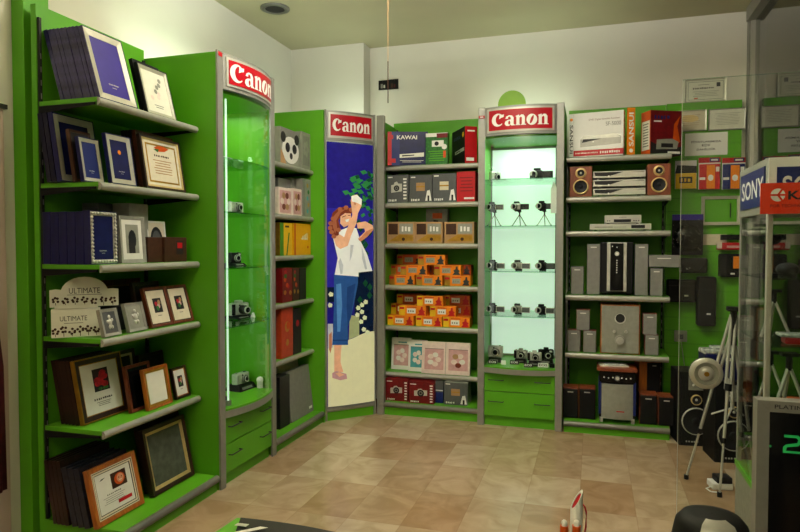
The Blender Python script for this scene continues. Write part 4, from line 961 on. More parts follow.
def fl_book(m, x0, x1, z0, z1, y):
    w, h = x1-x0, z1-z0; m.rect(x0+w*.15, x1-w*.12, z0+h*.1, z1-h*.1, 'gray', y)
    for i in range(5): m.poly(arc(x0+w*(.5+.2*math.cos(i*1.26)), z0+h*(.55+.14*math.sin(i*1.26)), w*.14, h*.09, 0, 320, 8), 'gray_box', y-.0003-.0001*i)
side_book('photo_album', 'grey album with a pale flower beside the panda album', 'album', 302, 316, 134, XN, NZ[0], .05, 'gray_box', fl_book)
def pinkp(m, x0, x1, z0, z1, y):
    w, h = x1-x0, z1-z0
    m.rect(x0+w*.08, x1-w*.08, z0+h*.06, z1-h*.1, 'pink', y)
    for i in range(6): m.poly(arc(x0+w*(.5+.25*math.cos(i*1.05)), z0+h*(.5+.24*math.sin(i*1.05)), w*.14, h*.12, i*30, i*30+300, 8), ('pink_pale', 'brown_red', 'tan')[i % 3], y-.0003-.0001*i)
side_book('photo_album', 'pink baby album at the tower end of the second album shelf', 'album', 279, 292, 188, XN-.01, NZ[1], .04, 'pink_pale', pinkp)
side_book('photo_album', 'narrow pale pink album in the middle of the second album shelf', 'album', 293, 302, 189, XN-.01, NZ[1], .04, 'pink_pale', pinkp)
def tealp(m, x0, x1, z0, z1, y):
    w, h = x1-x0, z1-z0; m.rect(x0+w*.3, x1, z0, z1, 'gray_box', y)
    for i in range(5): m.disc(x0+w*(.6+.12*(i % 2)), z0+h*(.15+.17*i), w*.13, ('teal', 'gold', 'teal', 'leaf', 'gold')[i], y-.0003, 9)
side_book('photo_album', 'tall grey album with turquoise motifs at the poster end of the second album shelf', 'album', 303, 316, 180, XN, NZ[1], .06, 'gray', tealp)
for k, (a, b) in enumerate(((279, 291), (292, 302))):
    side_book('photo_album', ('grey album behind the pink baby album', 'grey album behind the narrow pale pink album')[k], 'album', a, b, 179, XN-.07, NZ[1], .06, 'gray_box' if k else 'gray')
def ygp(m, x0, x1, z0, z1, y):
    w, h = x1-x0, z1-z0; m.rect(x0, x0+w*.3, z0, z1, 'green_dark', y); m.rect(x0+w*.3, x1, z0, z1, 'yellow', y)
    m.poly([(x0+w*.5, z0), (x0+w*.6, z0), (x0+w*.8, z0+h*.7), (x0+w*.7, z0+h*.7)], 'leaf', y-.0003); m.rect(x0+w*.42, x0+w*.75, z0+h*.86, z0+h*.92, 'brown', y-.0003)
side_book('photo_album', 'yellow and green album on the third shelf of the album rack', 'album', 280, 292, 223, XN, NZ[2], .05, 'gold', ygp)
def orp(m, x0, x1, z0, z1, y):
    w, h = x1-x0, z1-z0; m.rect(x0+w*.02, x0+w*.1, z0, z1, 'orange_deep', y)
    for k in range(4): m.poly([(x0+w*(.45+.1*k), z0+h*.5), (x0+w*(.5+.1*k), z0+h*.48), (x0+w*(.55+.08*k), z0+h*(.6+.03*k)), (x0+w*(.5+.08*k), z0+h*(.62+.03*k))], 'paper', y)
    m.rect(x0+w*.4, x0+w*.8, z0+h*.5, z0+h*.53, 'paper', y-.0003); m.disc(x0+w*.82, z0+h*.25, w*.04, 'red', y, 8)
M('book_orange', '#dca013', .4, noise=.05)
side_book('photo_album', 'large orange album with a white motif on the third shelf of the album rack', 'album', 294, 316.5, 224, XN, NZ[2], .05, 'book_orange', orp)
def rfl(m, x0, x1, z0, z1, y):
    w, h = x1-x0, z1-z0; rn = random.Random(8)
    for i in range(8): m.poly(arc(x0+w*rn.uniform(.2, .8), z0+h*rn.uniform(.1, .9), w*.14, h*.07, 0, 300, 7), ('flower_red', 'orange_deep', 'leaf', 'gold')[i % 4], y-.0002*i)
side_book('photo_album', 'black album with red flowers on the fourth shelf of the album rack', 'album', 282, 292, 268, XN, NZ[3], .05, 'dark_red', rfl)
side_book('photo_album', 'black and orange flowered album beside the red flowered one', 'album', 292.6, 299, 268, XN, NZ[3], .05, 'brown', rfl)
side_book('photo_album', 'plain black album at the end of the flowered albums', 'album', 299.6, 306, 268, XN, NZ[3], .05, 'charcoal')
def moon(m, x0, x1, z0, z1, y):
    w, h = x1-x0, z1-z0; m.disc(x0+w*.5, z0+h*.62, w*.22, 'gold', y, 14); m.disc(x0+w*.58, z0+h*.64, w*.16, 'orange_deep', y-.0004, 12); m.poly(arc(x0+w*.5, z0+h*.3, w*.14, h*.07, 200, 480, 8), 'gold', y)
M('book_red', '#b23c20', .45, noise=.15)
side_book('photo_album', 'red album with a gold moon on the fifth shelf of the album rack', 'album', 281, 292.5, 308, XN, NZ[4], .05, 'book_red', moon)
def dots(m, x0, x1, z0, z1, y): m.disc((x0+x1)/2, z0+(z1-z0)*.68, (x1-x0)*.2, 'red', y, 8)
side_book('photo_album', 'black album with a red dot beside the gold moon album', 'album', 293, 301, 309, XN, NZ[4], .05, 'charcoal', dots)
def binder(m, x0, x1, z0, z1, y): m.rect(x1-(x1-x0)*.2, x1-(x1-x0)*.06, z0+(z1-z0)*.08, z0+(z1-z0)*.13, 'card_white', y)
side_book('binder', 'large grey binder leaning on the base of the album rack', 'binder', 291, 319, 371, -2.04, .085, .04, 'gray', binder, R(7), h=.36)
side_book('binder', 'black binder standing beside the large grey binder', 'binder', 279, 289, 380, -2.05, .085, .09, 'charcoal', None, 0, h=.36)
side_book('binder', 'beige folder standing behind the large grey binder', 'binder', 284, 304, 368, -2.12, .085, .03, 'cream', None, R(8), h=.40)

# ------------------------------------------------------------------ audio rack
AY = 4.80
def AX(px, Y=AY): return atY(px, 250, Y).x
def AH(py, Y=AY, px=620): return atY(px, py, Y).z
def sansui_front(m, x0, x1, z0, z1, y):
    w, h = x1-x0, z1-z0
    m.text('DVD Digital Satellite Receiver', x0+w*.62, z0+h*.83, w*.62, h*.05, 'brown_red', y); m.text('SF-5000', x0+w*.8, z0+h*.72, w*.3, h*.09, 'ink_soft', y); m.rect(x0, x1, z0+h*.02, z0+h*.15, 'red', y)
    m.words(x0+w*.04, x0+w*.5, z0+h*.085, h*.035, 16, 'pink_pale', y-.0004); m.words(x0+w*.54, x0+w*.95, z0+h*.085, h*.06, 9, 'card_white', y-.0004)
    m.poly([(x0+w*.14, z0+h*.22), (x0+w*.95, z0+h*.26), (x0+w*.96, z0+h*.42), (x0+w*.84, z0+h*.49), (x0+w*.2, z0+h*.47), (x0+w*.14, z0+h*.4)], 'silver_dim', y); m.poly([(x0+w*.14, z0+h*.4), (x0+w*.95, z0+h*.40), (x0+w*.84, z0+h*.49), (x0+w*.2, z0+h*.47)], 'silver', y-.0004)
    m.poly([(x0+w*.17, z0+h*.32), (x0+w*.58, z0+h*.39), (x0+w*.2, z0+h*.40)], 'ink', y-.0006); m.disc(x0+w*.4, z0+h*.33, w*.015, 'card_white', y-.0009, 8)
def sansui_left(m, x0, x1, z0, z1, y): m.text('SANSUI', (x0+x1)/2, z0+(z1-z0)*.42, (z1-z0)*.7, (x1-x0)*.5, 'ink', y, -PI/2, bold=.01); m.disc((x0+x1)/2, z0+(z1-z0)*.88, (x1-x0)*.2, 'orange', y, 12)
def sansui_right(m, x0, x1, z0, z1, y): m.rect(x0, x1, z0, z1, 'orange', y); m.text('SANSUI', (x0+x1)/2, z0+(z1-z0)*.55, (z1-z0)*.72, (x1-x0)*.6, 'card_white', y-.0005, PI/2, bold=.02); m.disc((x0+x1)/2, z0+(z1-z0)*.1, (x1-x0)*.25, 'card_white', y-.0005, 12)
z = RZ[0]
x0_, x1_ = AX(574), AX(626)
bx = MB().box(-.2, .2, 0, .1, 0, .335, 'card_white'); sansui_front(bx, -.165, .2, 0, .335, -.0007)
bx.text('SANSUI', -.182, .14, .22, .024, 'ink', -.0008, -PI/2, bold=.015); bx.disc(-.182, .29, .012, 'orange', -.0008, 14); bx.rect(-.1655, -.1645, 0, .335, 'gray_box', -.0008)
bx.push(Matrix.Translation((.2, 0, 0)) @ Matrix.Rotation(PI/2, 4, 'Z')); sansui_right(bx, 0, .1, 0, .335, -.0007); bx.pop()
sansui = tag(bx.build('receiver_box'), 'white receiver box printed SANSUI with a red strip on the top shelf', 'box', None, (.012, AY+.0, z+.0006), R(-8))
sansui.scale = (.955, 1, .95)
ob = MB().box(0, .055, 0, .012, 0, .335, 'orange'); ob.text('SANSUI', .0275, .18, .24, .034, 'card_white', -.0008, PI/2, bold=.02); ob.disc(.0275, .03, .014, 'card_white', -.0008, 12)
tag(ob.build('receiver_box_flap') if 0 else ob.build('receiver_box'), 'orange box end printed SANSUI upright beside the white receiver box', 'box', None, (AX(626.2, 4.79), 4.79, z+.0006), R(20))
def cobra_l(m, x0, x1, z0, z1, y):
    w, h = x1-x0, z1-z0; m.rect(x0, x1, z0, z1, 'orange_deep', y); m.rect(x0+w*.08, x1-w*.08, z0+h*.12, z0+h*.78, 'paper', y-.0004); m.lines(x0+w*.18, x1-w*.18, z0+h*.18, z0+h*.74, 9, 'ink_soft', y-.0008, .4)
def cobra_f(m, x0, x1, z0, z1, y):
    w, h = x1-x0, z1-z0; m.rect(x0, x1, z0, z1, 'dark_red', y); m.words(x0+w*.12, x0+w*.62, z0+h*.85, h*.09, 5, 'blue', y-.0006); m.rect(x0+w*.1, x0+w*.35, z0+h*.74, z0+h*.77, 'card_white', y-.0006)
    m.poly([(x0+w*.7, z0+h*.2), (x0+w*.95, z0+h*.3), (x0+w*.85, z0+h*.65), (x0+w*.95, z0+h*.9), (x0+w*.75, z0+h*.7)], 'orange_deep', y-.0004); m.poly([(x0, z0), (x1, z0), (x1, z0+h*.2), (x0+w*.5, z0+h*.12), (x0, z0+h*.3)], 'ink', y-.0005)
    m.poly([(x0+w*.18, z0+h*.12), (x0+w*.85, z0+h*.14), (x0+w*.9, z0+h*.3), (x0+w*.7, z0+h*.37), (x0+w*.2, z0+h*.34)], 'gray_box', y-.0008); m.rect(x0+w*.34, x0+w*.72, z0+h*.17, z0+h*.26, 'ink', y-.0012); m.rect(x0+w*.55, x0+w*.95, z0+h*.03, z0+h*.08, 'card_white', y-.0009)
cb = MB().box(0, .245, 0, .12, 0, .315, 'dark_red'); cobra_f(cb, 0, .245, 0, .315, -.0007); cb.push(Matrix.Translation((0, .12, 0)) @ Matrix.Rotation(-PI/2, 4, 'Z')); cobra_l(cb, 0, .12, 0, .315, -.0007); cb.pop()
tag(cb.build('receiver_box'), 'dark red receiver box with orange and white end on the top shelf', 'box', None, (AX(649, 4.83), 4.825, z+.0006), R(27))
# shelf 2 : bookshelf speakers and three receivers
def cone(m, cx, cz, r, y, rim='silver_dim', cap='charcoal', ri=.86):
    m.lathe([(r, .001), (r*1.02, .008), (r*.92, .012), (r*.86, .010), (r*.4, .002), (.0001, .003)], 'cone', 24, (cx, y, cz), (0, -1, 0)); m.lathe([(r*ri, .0105), (r*(ri+.03), .0135), (r*1.05, .011), (r*1.06, .0)], rim, 24, (cx, y, cz), (0, -1, 0)); m.sph((cx, y-.003, cz), (r*.28, .007, r*.28), cap, 12, 8)
z = RZ[1]
for k, (a, b, lab) in enumerate(((569, 591.5, 'small wooden speaker beside the receivers, next to the backlit tower'), (646.5, 670, 'small wooden speaker beside the receivers, next to the hanging packs'))):
    t = thing('bookshelf_speaker', lab, 'speaker', ((AX(a)+AX(b))/2, AY+.005, z+.0005), 0, 'wooden bookshelf speakers'); w = AX(b)-AX(a); h = AH(165)-z
    MB().box(-w/2, w/2, 0, .17, 0, h, 'wood_speaker', .003).build('cabinet', t)
    m = MB(); cone(m, 0, h*.33, w*.33, 0, 'gold_pale'); m.build('woofer', t)
    m = MB(); cone(m, 0, h*.78, w*.18, 0, 'gold_pale', 'silver'); m.lathe([(w*.19, .004), (w*.24, .004), (w*.25, 0)], 'gold_pale', 20, (0, 0, h*.78), (0, -1, 0)); m.build('tweeter', t)
for k in range(3):
    zk = z+.0005+k*.0625
    t = thing('satellite_receiver', ('silver receiver at the bottom of the stack between the wooden speakers', 'silver receiver in the middle of the stack between the wooden speakers', 'silver receiver on top of the stack between the wooden speakers')[k], 'receiver', ((AX(592.5)+AX(645))/2, AY+.01, zk), 0, 'stacked silver receivers')
    w = AX(645)-AX(592.5); m = MB().box(-w/2, w/2, .006, .19, .01, .058, 'silver', .003).build('case', t)
    fpl = MB().box(-w/2, w/2, 0, .0055, .009, .057, 'alu_light', .002); fpl.poly([(-w*.48, .05), (-w*.46, .025), (-w*.2, .02), (w*.08, .05)], 'ink', -.0007); fpl.disc(-w*.2, .02, .007, 'card_white', -.0011, 12); fpl.poly([(w*.15, .049), (w*.47, .043), (w*.47, .049)], 'ink_soft', -.0007); fpl.build('front_panel', t)
    for s in (-1, 1):
        for yy_ in (.03, .16): MB().cyl((s*w*.38, yy_, 0), (s*w*.38, yy_, .0105), .012, 'gray', n=10).build('foot', t)
# shelf 3
z = RZ[2]
def player(label, a, b, h, Y, z, mat, disp):
    w = AX(b, Y)-AX(a, Y); t = thing('disc_player' if disp else 'satellite_receiver', label, 'player' if disp else 'receiver', ((AX(a, Y)+AX(b, Y))/2, Y, z), 0)
    MB().box(-w/2, w/2, .004, .2, .006, h, 'silver', .002).build('case', t)
    m = MB().box(-w/2, w/2, 0, .004, .008, h, 'alu_light', .0015)
    if disp: m.rect(w*.18, w*.4, h*.35, h*.8, 'charcoal', -.0005).rect(-w*.42, -w*.12, h*.45, h*.62, 'gray_box', -.0005); m.rect(-w*.1, w*.1, h*.5, h*.56, 'gray', -.0005)
    else:
        m.rect(-w*.25, w*.22, h*.2, h*.52, 'charcoal', -.0005)
        for u in (-.42, -.36, .3, .36, .43): m.disc(w*u, h*.35, h*.07, 'ink', -.0005, 10)
        m.words(-w*.1, w*.1, h*.75, h*.1, 6, 'ink_soft', -.0005)
    m.build('front_panel', t)
    for s in (-1, 1):
        for yy_ in (.03, .17): MB().cyl((s*w*.4, yy_, 0), (s*w*.4, yy_, .0065), .01, 'black', n=10).build('foot', t)
player('slim wide silver disc player under the small receiver on the third shelf', 589.5, 651, .05, AY+.03, z+.0005, 'silver', 1)
player('small silver receiver lying on top of the slim disc player', 604.5, 641, .064, AY+.06, z+.051, 'silver', 0)
# shelf 4
z = RZ[3]
def plain_speaker(label, a, b, yt, Y, z, mat='gray', d=.1, grp=None, badge='white', h=None, xc=None, w=None):
    w = w or AX(b, Y)-AX(a, Y); h = h or AH(yt, Y)-z; t = thing('satellite_speaker', label, 'speaker', (xc or (AX(a, Y)+AX(b, Y))/2, Y, z+.0006), 0, grp)
    MB().box(-w/2, w/2, .012, d, 0, h, 'gray_dark' if mat != 'wood' else 'wood_speaker', .002).build('cabinet', t)
    m = MB().box(-w/2+.002, w/2-.002, 0, .012, .002, h-.002, 'gray' if mat != 'black' else 'black', .003); m.rect(-w*.22, w*.22, h-.028, h-.021, badge, -.0006); m.build('grille', t); return t
plain_speaker('short grey speaker by the backlit tower on the fourth shelf', 571, 584, 267, AY+.02, z, d=.1)
plain_speaker('tall slim grey speaker between the short one and the black subwoofer', 587, 600.5, 244, AY+.02, z)
plain_speaker('tall slim grey speaker on the far side of the black subwoofer', 635, 648.5, 244, AY+.02, z)
plain_speaker('short grey speaker under the horizontal grey speaker on the fourth shelf', 650.5, 663.5, 268, AY+.02, z)
hc = AH(255, AY+.02)-AH(267.3, AY+.02)
plain_speaker('horizontal grey centre speaker lying on the short grey speaker', 648.9, 680, 255.5, AY+.02, AH(267.3, AY+.02)+.001, h=hc)
t = thing('subwoofer', 'black subwoofer with a silver framed control strip on the fourth shelf', 'subwoofer', (AX(617, AY), AY-.0, z+.0005)); w = AX(633.5)-AX(600.5); h = AH(242)-z
MB().box(-w/2, w/2, .02, .17, .012, h, 'black', .006).build('cabinet', t)
m = MB().box(-w*.3, w*.3, .0, .022, .03, h-.004, 'silver', .004).box(-w*.2, w*.2, -.004, .001, .035, h-.008, 'black_gloss', .003); m.disc(0, h*.78, .016, 'silver', -.0046, 16); m.disc(0, h*.78, .008, 'card_white', -.0052, 12)
for k in range(7): m.disc(0, h*(.9-.0)-.0 if k == 0 else h*(.70-.045*k), .0045, 'card_white', -.0046, 8)
m.disc(-w*.14, h*.92, .004, 'card_white', -.0046, 8); m.build('control_panel', t)
for s in (-1, 1): MB().box(s*w*.38-.015, s*w*.38+.015, .03, .16, 0, .0125, 'black').build('foot', t)
# shelf 5
z = RZ[4]
t = thing('subwoofer', 'silver fronted wooden subwoofer with round port on the fifth shelf', 'subwoofer', (AX(621), AY+.005, z+.0005)); w = AX(641)-AX(601); h = AH(305)-z
MB().box(-w/2, w/2, .008, .2, 0, h, 'wood_orange', .003).build('cabinet', t)
m = MB().box(-w/2+.008, w/2-.008, 0, .009, .008, h-.008, 'gray_box', .003); m.disc(0, h*.72, .038, 'silver', -.0006, 24); m.disc(0, h*.73, .032, 'ink', -.001, 24)
for s in (-1, 1): m.cyl((s*.04, 0, h*.46), (s*.04, -.014, h*.46), .011, 'silver', n=14)
m.cyl((0, 0, h*.28), (0, -.012, h*.28), .036, 'silver_dim', n=24).cyl((0, -.012, h*.28), (0, -.022, h*.28), .026, 'silver', n=24); m.build('front_panel', t)
hw = AH(331.6)-z
plain_speaker('small grey speaker standing lowest beside the tower on the fifth shelf', 568.2, 581.3, 332, AY+.01, z, 'wood', grp=None)
plain_speaker('small grey speaker standing lowest beside the silver fronted subwoofer', 584, 597.2, 332, AY+.01, z, 'wood')
bt = MB()
plain_speaker('small grey speaker stacked across the two lower ones on the fifth shelf', 577, 590.6, 311, AY+.01, AH(332, AY+.01)+.0008, 'wood')
plain_speaker('small grey speaker at the bottom of the pair beside the subwoofer, open rack end', 646, 660, 334, AY+.01, z, 'wood')
plain_speaker('small grey speaker on top of the pair at the open rack end', 644, 658, 313, AY+.01, AH(334, AY+.01)+.0008, 'wood')
# base
z = .083
BYA = 4.735
def black_speaker(label, a, b, yt, Y, d=.14, grp=None):
    w = AX(b, Y)-AX(a, Y); h = atY((a+b)/2, yt, Y).z-z; t = thing('satellite_speaker', label, 'speaker', ((AX(a, Y)+AX(b, Y))/2, Y, z+.0006), 0, grp)
    MB().box(-w/2, w/2, .012, d, 0, h, 'wood_speaker', .002).build('cabinet', t)
    m = MB().box(-w/2+.003, w/2-.003, 0, .0125, .003, h-.008, 'black', .004); m.rect(-w*.18, w*.18, h-.034, h-.026, 'silver', -.0006); m.build('grille', t)
black_speaker('black speaker with wooden top on the rack base, next to the tower post', 563.8, 579.6, 388, BYA+.02); black_speaker('black speaker with wooden top on the rack base, next to the silver and blue subwoofer', 580.2, 596.8, 388.5, BYA+.02)
black_speaker('black speaker on the rack base between subwoofer and open end', 641.5, 659.5, 395, BYA); black_speaker('black speaker at the open end of the rack base', 660.5, 677, 397, BYA)
hb = z+.21
# taller wood sided speaker behind the low pair
t = thing('satellite_speaker', 'tall wood sided black speaker behind the low pair at the open end of the base', 'speaker', (.408, 4.89, z+.0006), R(10)); w = .15; h = min(.455, atY(660, 362, 4.9).z-z)
MB().box(-w/2, w/2, .012, .15, 0, h, 'wood_orange', .002).build('cabinet', t); MB().box(-w*.14, w/2-.004, 0, .0125, .003, h-.01, 'black', .004).rect(w*.1, w*.28, h-.034, h-.026, 'silver', -.0006).rect(-w/2+.002, -w*.14, .003, h-.003, 'wood_orange', .0115).build('grille', t)
Y = BYA-.03
t = thing('subwoofer', 'silver fronted subwoofer with blue sides and wooden top on the rack base', 'subwoofer', ((AX(599, Y)+AX(639, Y))/2, Y, z+.0005)); w = AX(639, Y)-AX(599, Y); h = atY(619, 369, Y).z-z
MB().box(-w*.46, w*.46, .03, .24, .02, h-.02, 'black', .003).build('cabinet', t); MB().box(-w*.52, w*.5, .0, .25, h-.022, h, 'wood_speaker', .003).build('top_board', t)
for s in (-1, 1): MB().box(*sorted((s*w*.40, s*w*.475)), .01, .2, .06, h*.76, 'blue', .004).build('side_trim', t)
m = MB().box(-w*.46, w*.46, .01, .032, h*.72, h-.024, 'black_gloss', .004); m.disc(0, h*.82, .02, 'gray_mid', .0094, 16); m.disc(0, h*.82, .013, 'silver', .009, 14)
for k in (-3, -2, -1, 1, 2, 3): m.disc(k*.03, h*.82+(.004 if k % 2 else 0), .005, 'card_white', .0094, 8)
m.build('control_panel', t)
m = MB().curved(-w*.4, w*.4, .03, h*.71, lambda x: -.02*(1-(2*x/(w*.8))**2), .012, .02, 'gray_box'); m.rect(-w*.02, w*.18, .085, .093, 'red', -.0125); m.build('front_panel', t)
for s in (-1, 1): MB().box(s*w*.4-.012, s*w*.4+.012, .005, .03, 0, .035, 'silver_dim', .002).box(s*w*.4-.012, s*w*.4+.012, .18, .21, 0, .022, 'silver_dim').build('foot', t)
m = MB().box(-.1, .1, 0, .1, 0, .008, 'paper').box(-.07, .08, .01, .09, .008, .018, 'clear_plastic', .003); tag(m.build('manual_bag'), 'clear bag with papers lying on the wooden top of the blue sided subwoofer', 'bag', None, (AX(616, Y), Y+.07, z+h+.001), .1)

# ------------------------------------------------------------------ slatwall with certificates and hanging goods
sw = thing('slatwall_panel', 'green wall panel beside the audio rack hung with packs and bags', 'wall panel', (.80, 5.16, 0))
m = MB().box(-.275, .235, 0, .055, 0, 2.425, 'green')
for k in range(23): m.box(-.275, .235, -.0004, .0, .11+k*.1, .114+k*.1, 'green_dark')
m.build('board', sw); WY = 5.155
def wx(px): return atY(px, 200, WY).x
def wz(py, px=715): return atY(px, py, WY).z
def hook(x, ztop, y):
    MB().cyl((x-.80, 0, ztop+.004), (x-.80, y-5.16-.015, ztop+.006), .0028, 'chrome', n=8).build('hook', sw)
def cert(label, px0, px1, y0, y1, fmat, pic, Yf=5.2):
    a = atY(px0, y1, Yf); b = atY(px1, y0, Yf); w = b.x-a.x; h = b.z-a.z
    return frame(label, w, h, .014, ((a.x+b.x)/2, Yf-.014 if Yf < 5.2 else 5.205, a.z), 0, 0, [(.01, fmat, .003)], 'paper', pic, name='certificate_frame')
def c_seal(p, x0, x1, z0, z1, y):
    w, h = x1-x0, z1-z0; p.ring(x0+w*.04, x1-w*.04, z0+h*.06, z1-h*.06, .003, y, y+.0004, 'gray', 0); p.rect(x0+w*.78, x0+w*.88, z0+h*.66, z0+h*.86, 'ink', y); p.words(x0+w*.17, x0+w*.72, z0+h*.62, h*.09, 12, 'ink', y); p.lines(x0+w*.15, x0+w*.85, z0+h*.2, z0+h*.5, 4, 'ink_soft', y, .2); p.lines(x0+w*.3, x0+w*.6, z0+h*.75, z0+h*.82, 1, 'ink_soft', y); p.rect(x0+w*.2, x0+w*.3, z0+h*.1, z0+h*.16, 'orange_deep', y)
def c_gold(p, x0, x1, z0, z1, y):
    w, h = x1-x0, z1-z0; p.rect(x0, x1, z0, z1, 'cream', y); p.poly(arc((x0+x1)/2, z0+h*.6, w*.3, h*.2, 0, 330, 10), 'gold_pale', y-.0003); p.lines(x0+w*.15, x0+w*.85, z0+h*.2, z0+h*.85, 6, 'tan', y-.0006, .18)
def c_plain(p, x0, x1, z0, z1, y): w, h = x1-x0, z1-z0; p.lines(x0+w*.15, x0+w*.9, z0+h*.2, z0+h*.85, 8, 'ink_soft', y, .16)
cert('framed certificate with a dark seal hanging highest on the white wall', 685, 727, 77, 103, 'silver_frame', c_seal)
for lab, a, b, c, d, fm, pc in (('yellowish certificate in a thin frame at the top of the green panel', 672.5, 707, 109, 131.5, 'silver_frame', c_gold), ('pale certificate in a thin grey frame beside the yellowish certificate', 708.5, 746, 107, 130.5, 'silver_dim', c_plain)):
    p0 = atY(a, d, 5.14); p1 = atY(b, c, 5.14)
    frame(lab, p1.x-p0.x, p1.z-p0.z, .014, ((p0.x+p1.x)/2, 5.145, p0.z), 0, 0, [(.008, fm, .003)], 'paper', pc, name='certificate_frame')
p0 = atY(685, 156, 5.15); p1 = atY(728, 131.5, 5.15); w = p1.x-p0.x; h = p1.z-p0.z
m = MB().box(-w/2, w/2, 0, .002, 0, h, 'card_white')
for k, (s, ww) in enumerate((('FİYATLARIMIZA', .7), ('KDV', .2), ('DAHİLDİR', .44))): m.text(s, 0, h*(.62-.17*k), w*ww, h*.115, 'ink', -.0006, bold=.02)
tag(m.build('paper_notice'), 'white paper notice with three lines of black capitals on the green panel', 'notice', None, ((p0.x+p1.x)/2, 5.157, p0.z))
def pack(label, px0, px1, y0, y1, draw, Y, d=.03, name='blister_pack', cat='pack', mat='card_white', group=None):
    a = atY(px0, y1, Y); b = atY(px1, y0, Y); w = b.x-a.x; h = b.z-a.z
    m = MB().box(-w/2, w/2, d*.4, d*.5, 0, h, mat); draw(m, -w/2, w/2, 0, h, d*.4-.0006, d); hook((a.x+b.x)/2, b.z, Y)
    return tag(m.build(name), label, cat, group, ((a.x+b.x)/2, Y, a.z))
def yel(m, x0, x1, z0, z1, y, d):
    w, h = x1-x0, z1-z0; m.box(x0+w*.02, x1-w*.02, 0, d*.4, z0, z0+h*.55, 'yellow', .006); m.poly([(x0, z0+h*.55), (x1, z0+h*.55), (x1, z0+h*.8), (x0+w*.1, z0+h*.85)], 'charcoal', y); m.rect(x0+w*.2, x0+w*.8, z0+h*.2, z0+h*.42, 'ink', -.0008); m.words(x0+w*.26, x0+w*.75, z0+h*.31, h*.14, 3, 'yellow', -.0012)
pack('yellow pack with black print hanging next to the small wooden speaker', 675, 697, 160, 189, yel, 5.10)
def duo(c):
    def f(m, x0, x1, z0, z1, y, d):
        w, h = x1-x0, z1-z0; m.rect(x0, x1, z0+h*.84, z1, 'red', y); m.box(x0+w*.5, x1-w*.06, d*.3, d*.38, z0+h*.87, z0+h*.98, 'blue'); m.rect(x0+w*.56, x1-w*.12, z0+h*.9, z0+h*.95, 'card_white', d*.3-.0006)
        m.box(x0+w*.02, x1-w*.02, 0, d*.4, z0, z0+h*.8, c, .006); m.rect(x0+w*.36, x0+w*.74, z0+h*.02, z0+h*.76, 'orange', -.0008); m.poly(arc(x0+w*.55, z0+h*.36, w*.13, h*.1, 20, 330, 10), 'card_white', -.0012); m.rect(x0+w*.04, x0+w*.3, z0+h*.3, z0+h*.38, 'card_white', -.0009); m.rect(x0+w*.78, x0+w*.94, z0+h*.55, z0+h*.7, 'card_white', -.0009)
    return f
pack('red hanging pack with an orange centre panel', 698.5, 721, 157, 189.5, duo('red'), 5.10); pack('blue hanging pack with an orange centre panel', 722, 746, 157, 189.5, duo('blue'), 5.095)
# silver frame
p0 = atY(701.5, 225, 5.13); p1 = atY(741, 195.5, 5.13); w = p1.x-p0.x; h = p1.z-p0.z
t = thing('wall_frame', 'empty silver frame with a dark slot mounted on the green panel', 'frame', ((p0.x+p1.x)/2, 5.135, p0.z)); MB().ring(-w/2, w/2, 0, h, .022, 0, .022, 'silver_frame', .004).build('frame', t); MB().box(-w/2+.02, w/2-.02, .017, .021, .02, h-.02, 'green').box(w*.24, w*.27, .014, .018, h*.25, h*.75, 'slot').build('insert', t)
# shiny bag
def disc_bag(m, x0, x1, z0, z1, y, d):
    w, h = x1-x0, z1-z0; m.rect(x0, x1, z0+h*.86, z1, 'violet', y); m.lathe([(w*.46, 0), (w*.44, .02), (w*.3, .03), (.001, .03)], 'black_gloss', 24, (0, d*.35, z0+h*.42), (0, -1, 0)); rn = random.Random(4)
    for i in range(60):
        cx, cz, a = rn.uniform(x0*.95, x1*.95), rn.uniform(z0+h*.05, z0+h*.85), rn.uniform(0, 3); l = rn.uniform(.006, .02); m.poly([(cx, cz), (cx+l*math.cos(a), cz+l*math.sin(a)), (cx+l*math.cos(a)+.003, cz+l*math.sin(a)+.005)], 'chrome', -.004-.0003*i)
pack('shiny black round goods in a clear bag with a violet header', 672, 704, 214, 255, disc_bag, 5.06, .06, 'hanging_bag', 'bag', 'black')
def bag(label, px0, px1, y0, y1, Y, d, mat, extra=None, name='camera_bag', cat='bag', bev=.015):
    a = atY(px0, y1, Y); b = atY(px1, y0, Y); w = b.x-a.x; h = b.z-a.z; t = thing(name, label, cat, ((a.x+b.x)/2, Y, a.z)); hook((a.x+b.x)/2, b.z+.002, Y+.02); MB().box(-w/2, w/2, 0, d, 0, h, mat, min(bev, w*.3, h*.3, d*.3), 3).build('body', t)
    if extra: extra(t, w, h, d)
    return t
def tagx(u, v):
    def f(t, w, h, d): MB().rect(w*u-.014, w*u+.014, h*v-.006, h*v+.006, 'card_white', -.0006).build('label_patch', t); MB().box(-w*.45, w*.45, -.004, d*.5, h*.72, h*.75, 'charcoal').build('flap', t)
    return f
def strap_(u, v):
    def f(t, w, h, d):
        tagx(u, v)(t, w, h, d); MB().tube([(-w*.35, d*.5, h*.98), (-w*.42, -.006, h*.6), (-w*.2, -.012, h*.3), (w*.15, -.01, h*.15), (w*.4, -.006, h*.55), (w*.36, d*.5, h*.98)], .005, 'black').build('strap', t)
    return f
bag('wide black bag with a white tag hanging beside the horizontal grey speaker', 667, 697, 280, 302, 5.06, .09, 'black', tagx(.15, .3))
bag('black bag hanging below the red bag with a small pale tag', 697, 717, 277, 326, 5.06, .09, 'black', tagx(.1, .25))
bag('round black pouch with straps under the shiny clear bag', 680, 708, 258, 273, 5.07, .07, 'black', strap_(-.2, .3))
bag('black pouch with an orange card beside the pink bag', 719, 742, 254, 277, 5.08, .06, 'black', lambda t, w, h, d: (MB().box(w*.12, w*.45, -.006, 0, h*.38, h*.9, 'orange').build('card', t), tagx(.1, .15)(t, w, h, d)))
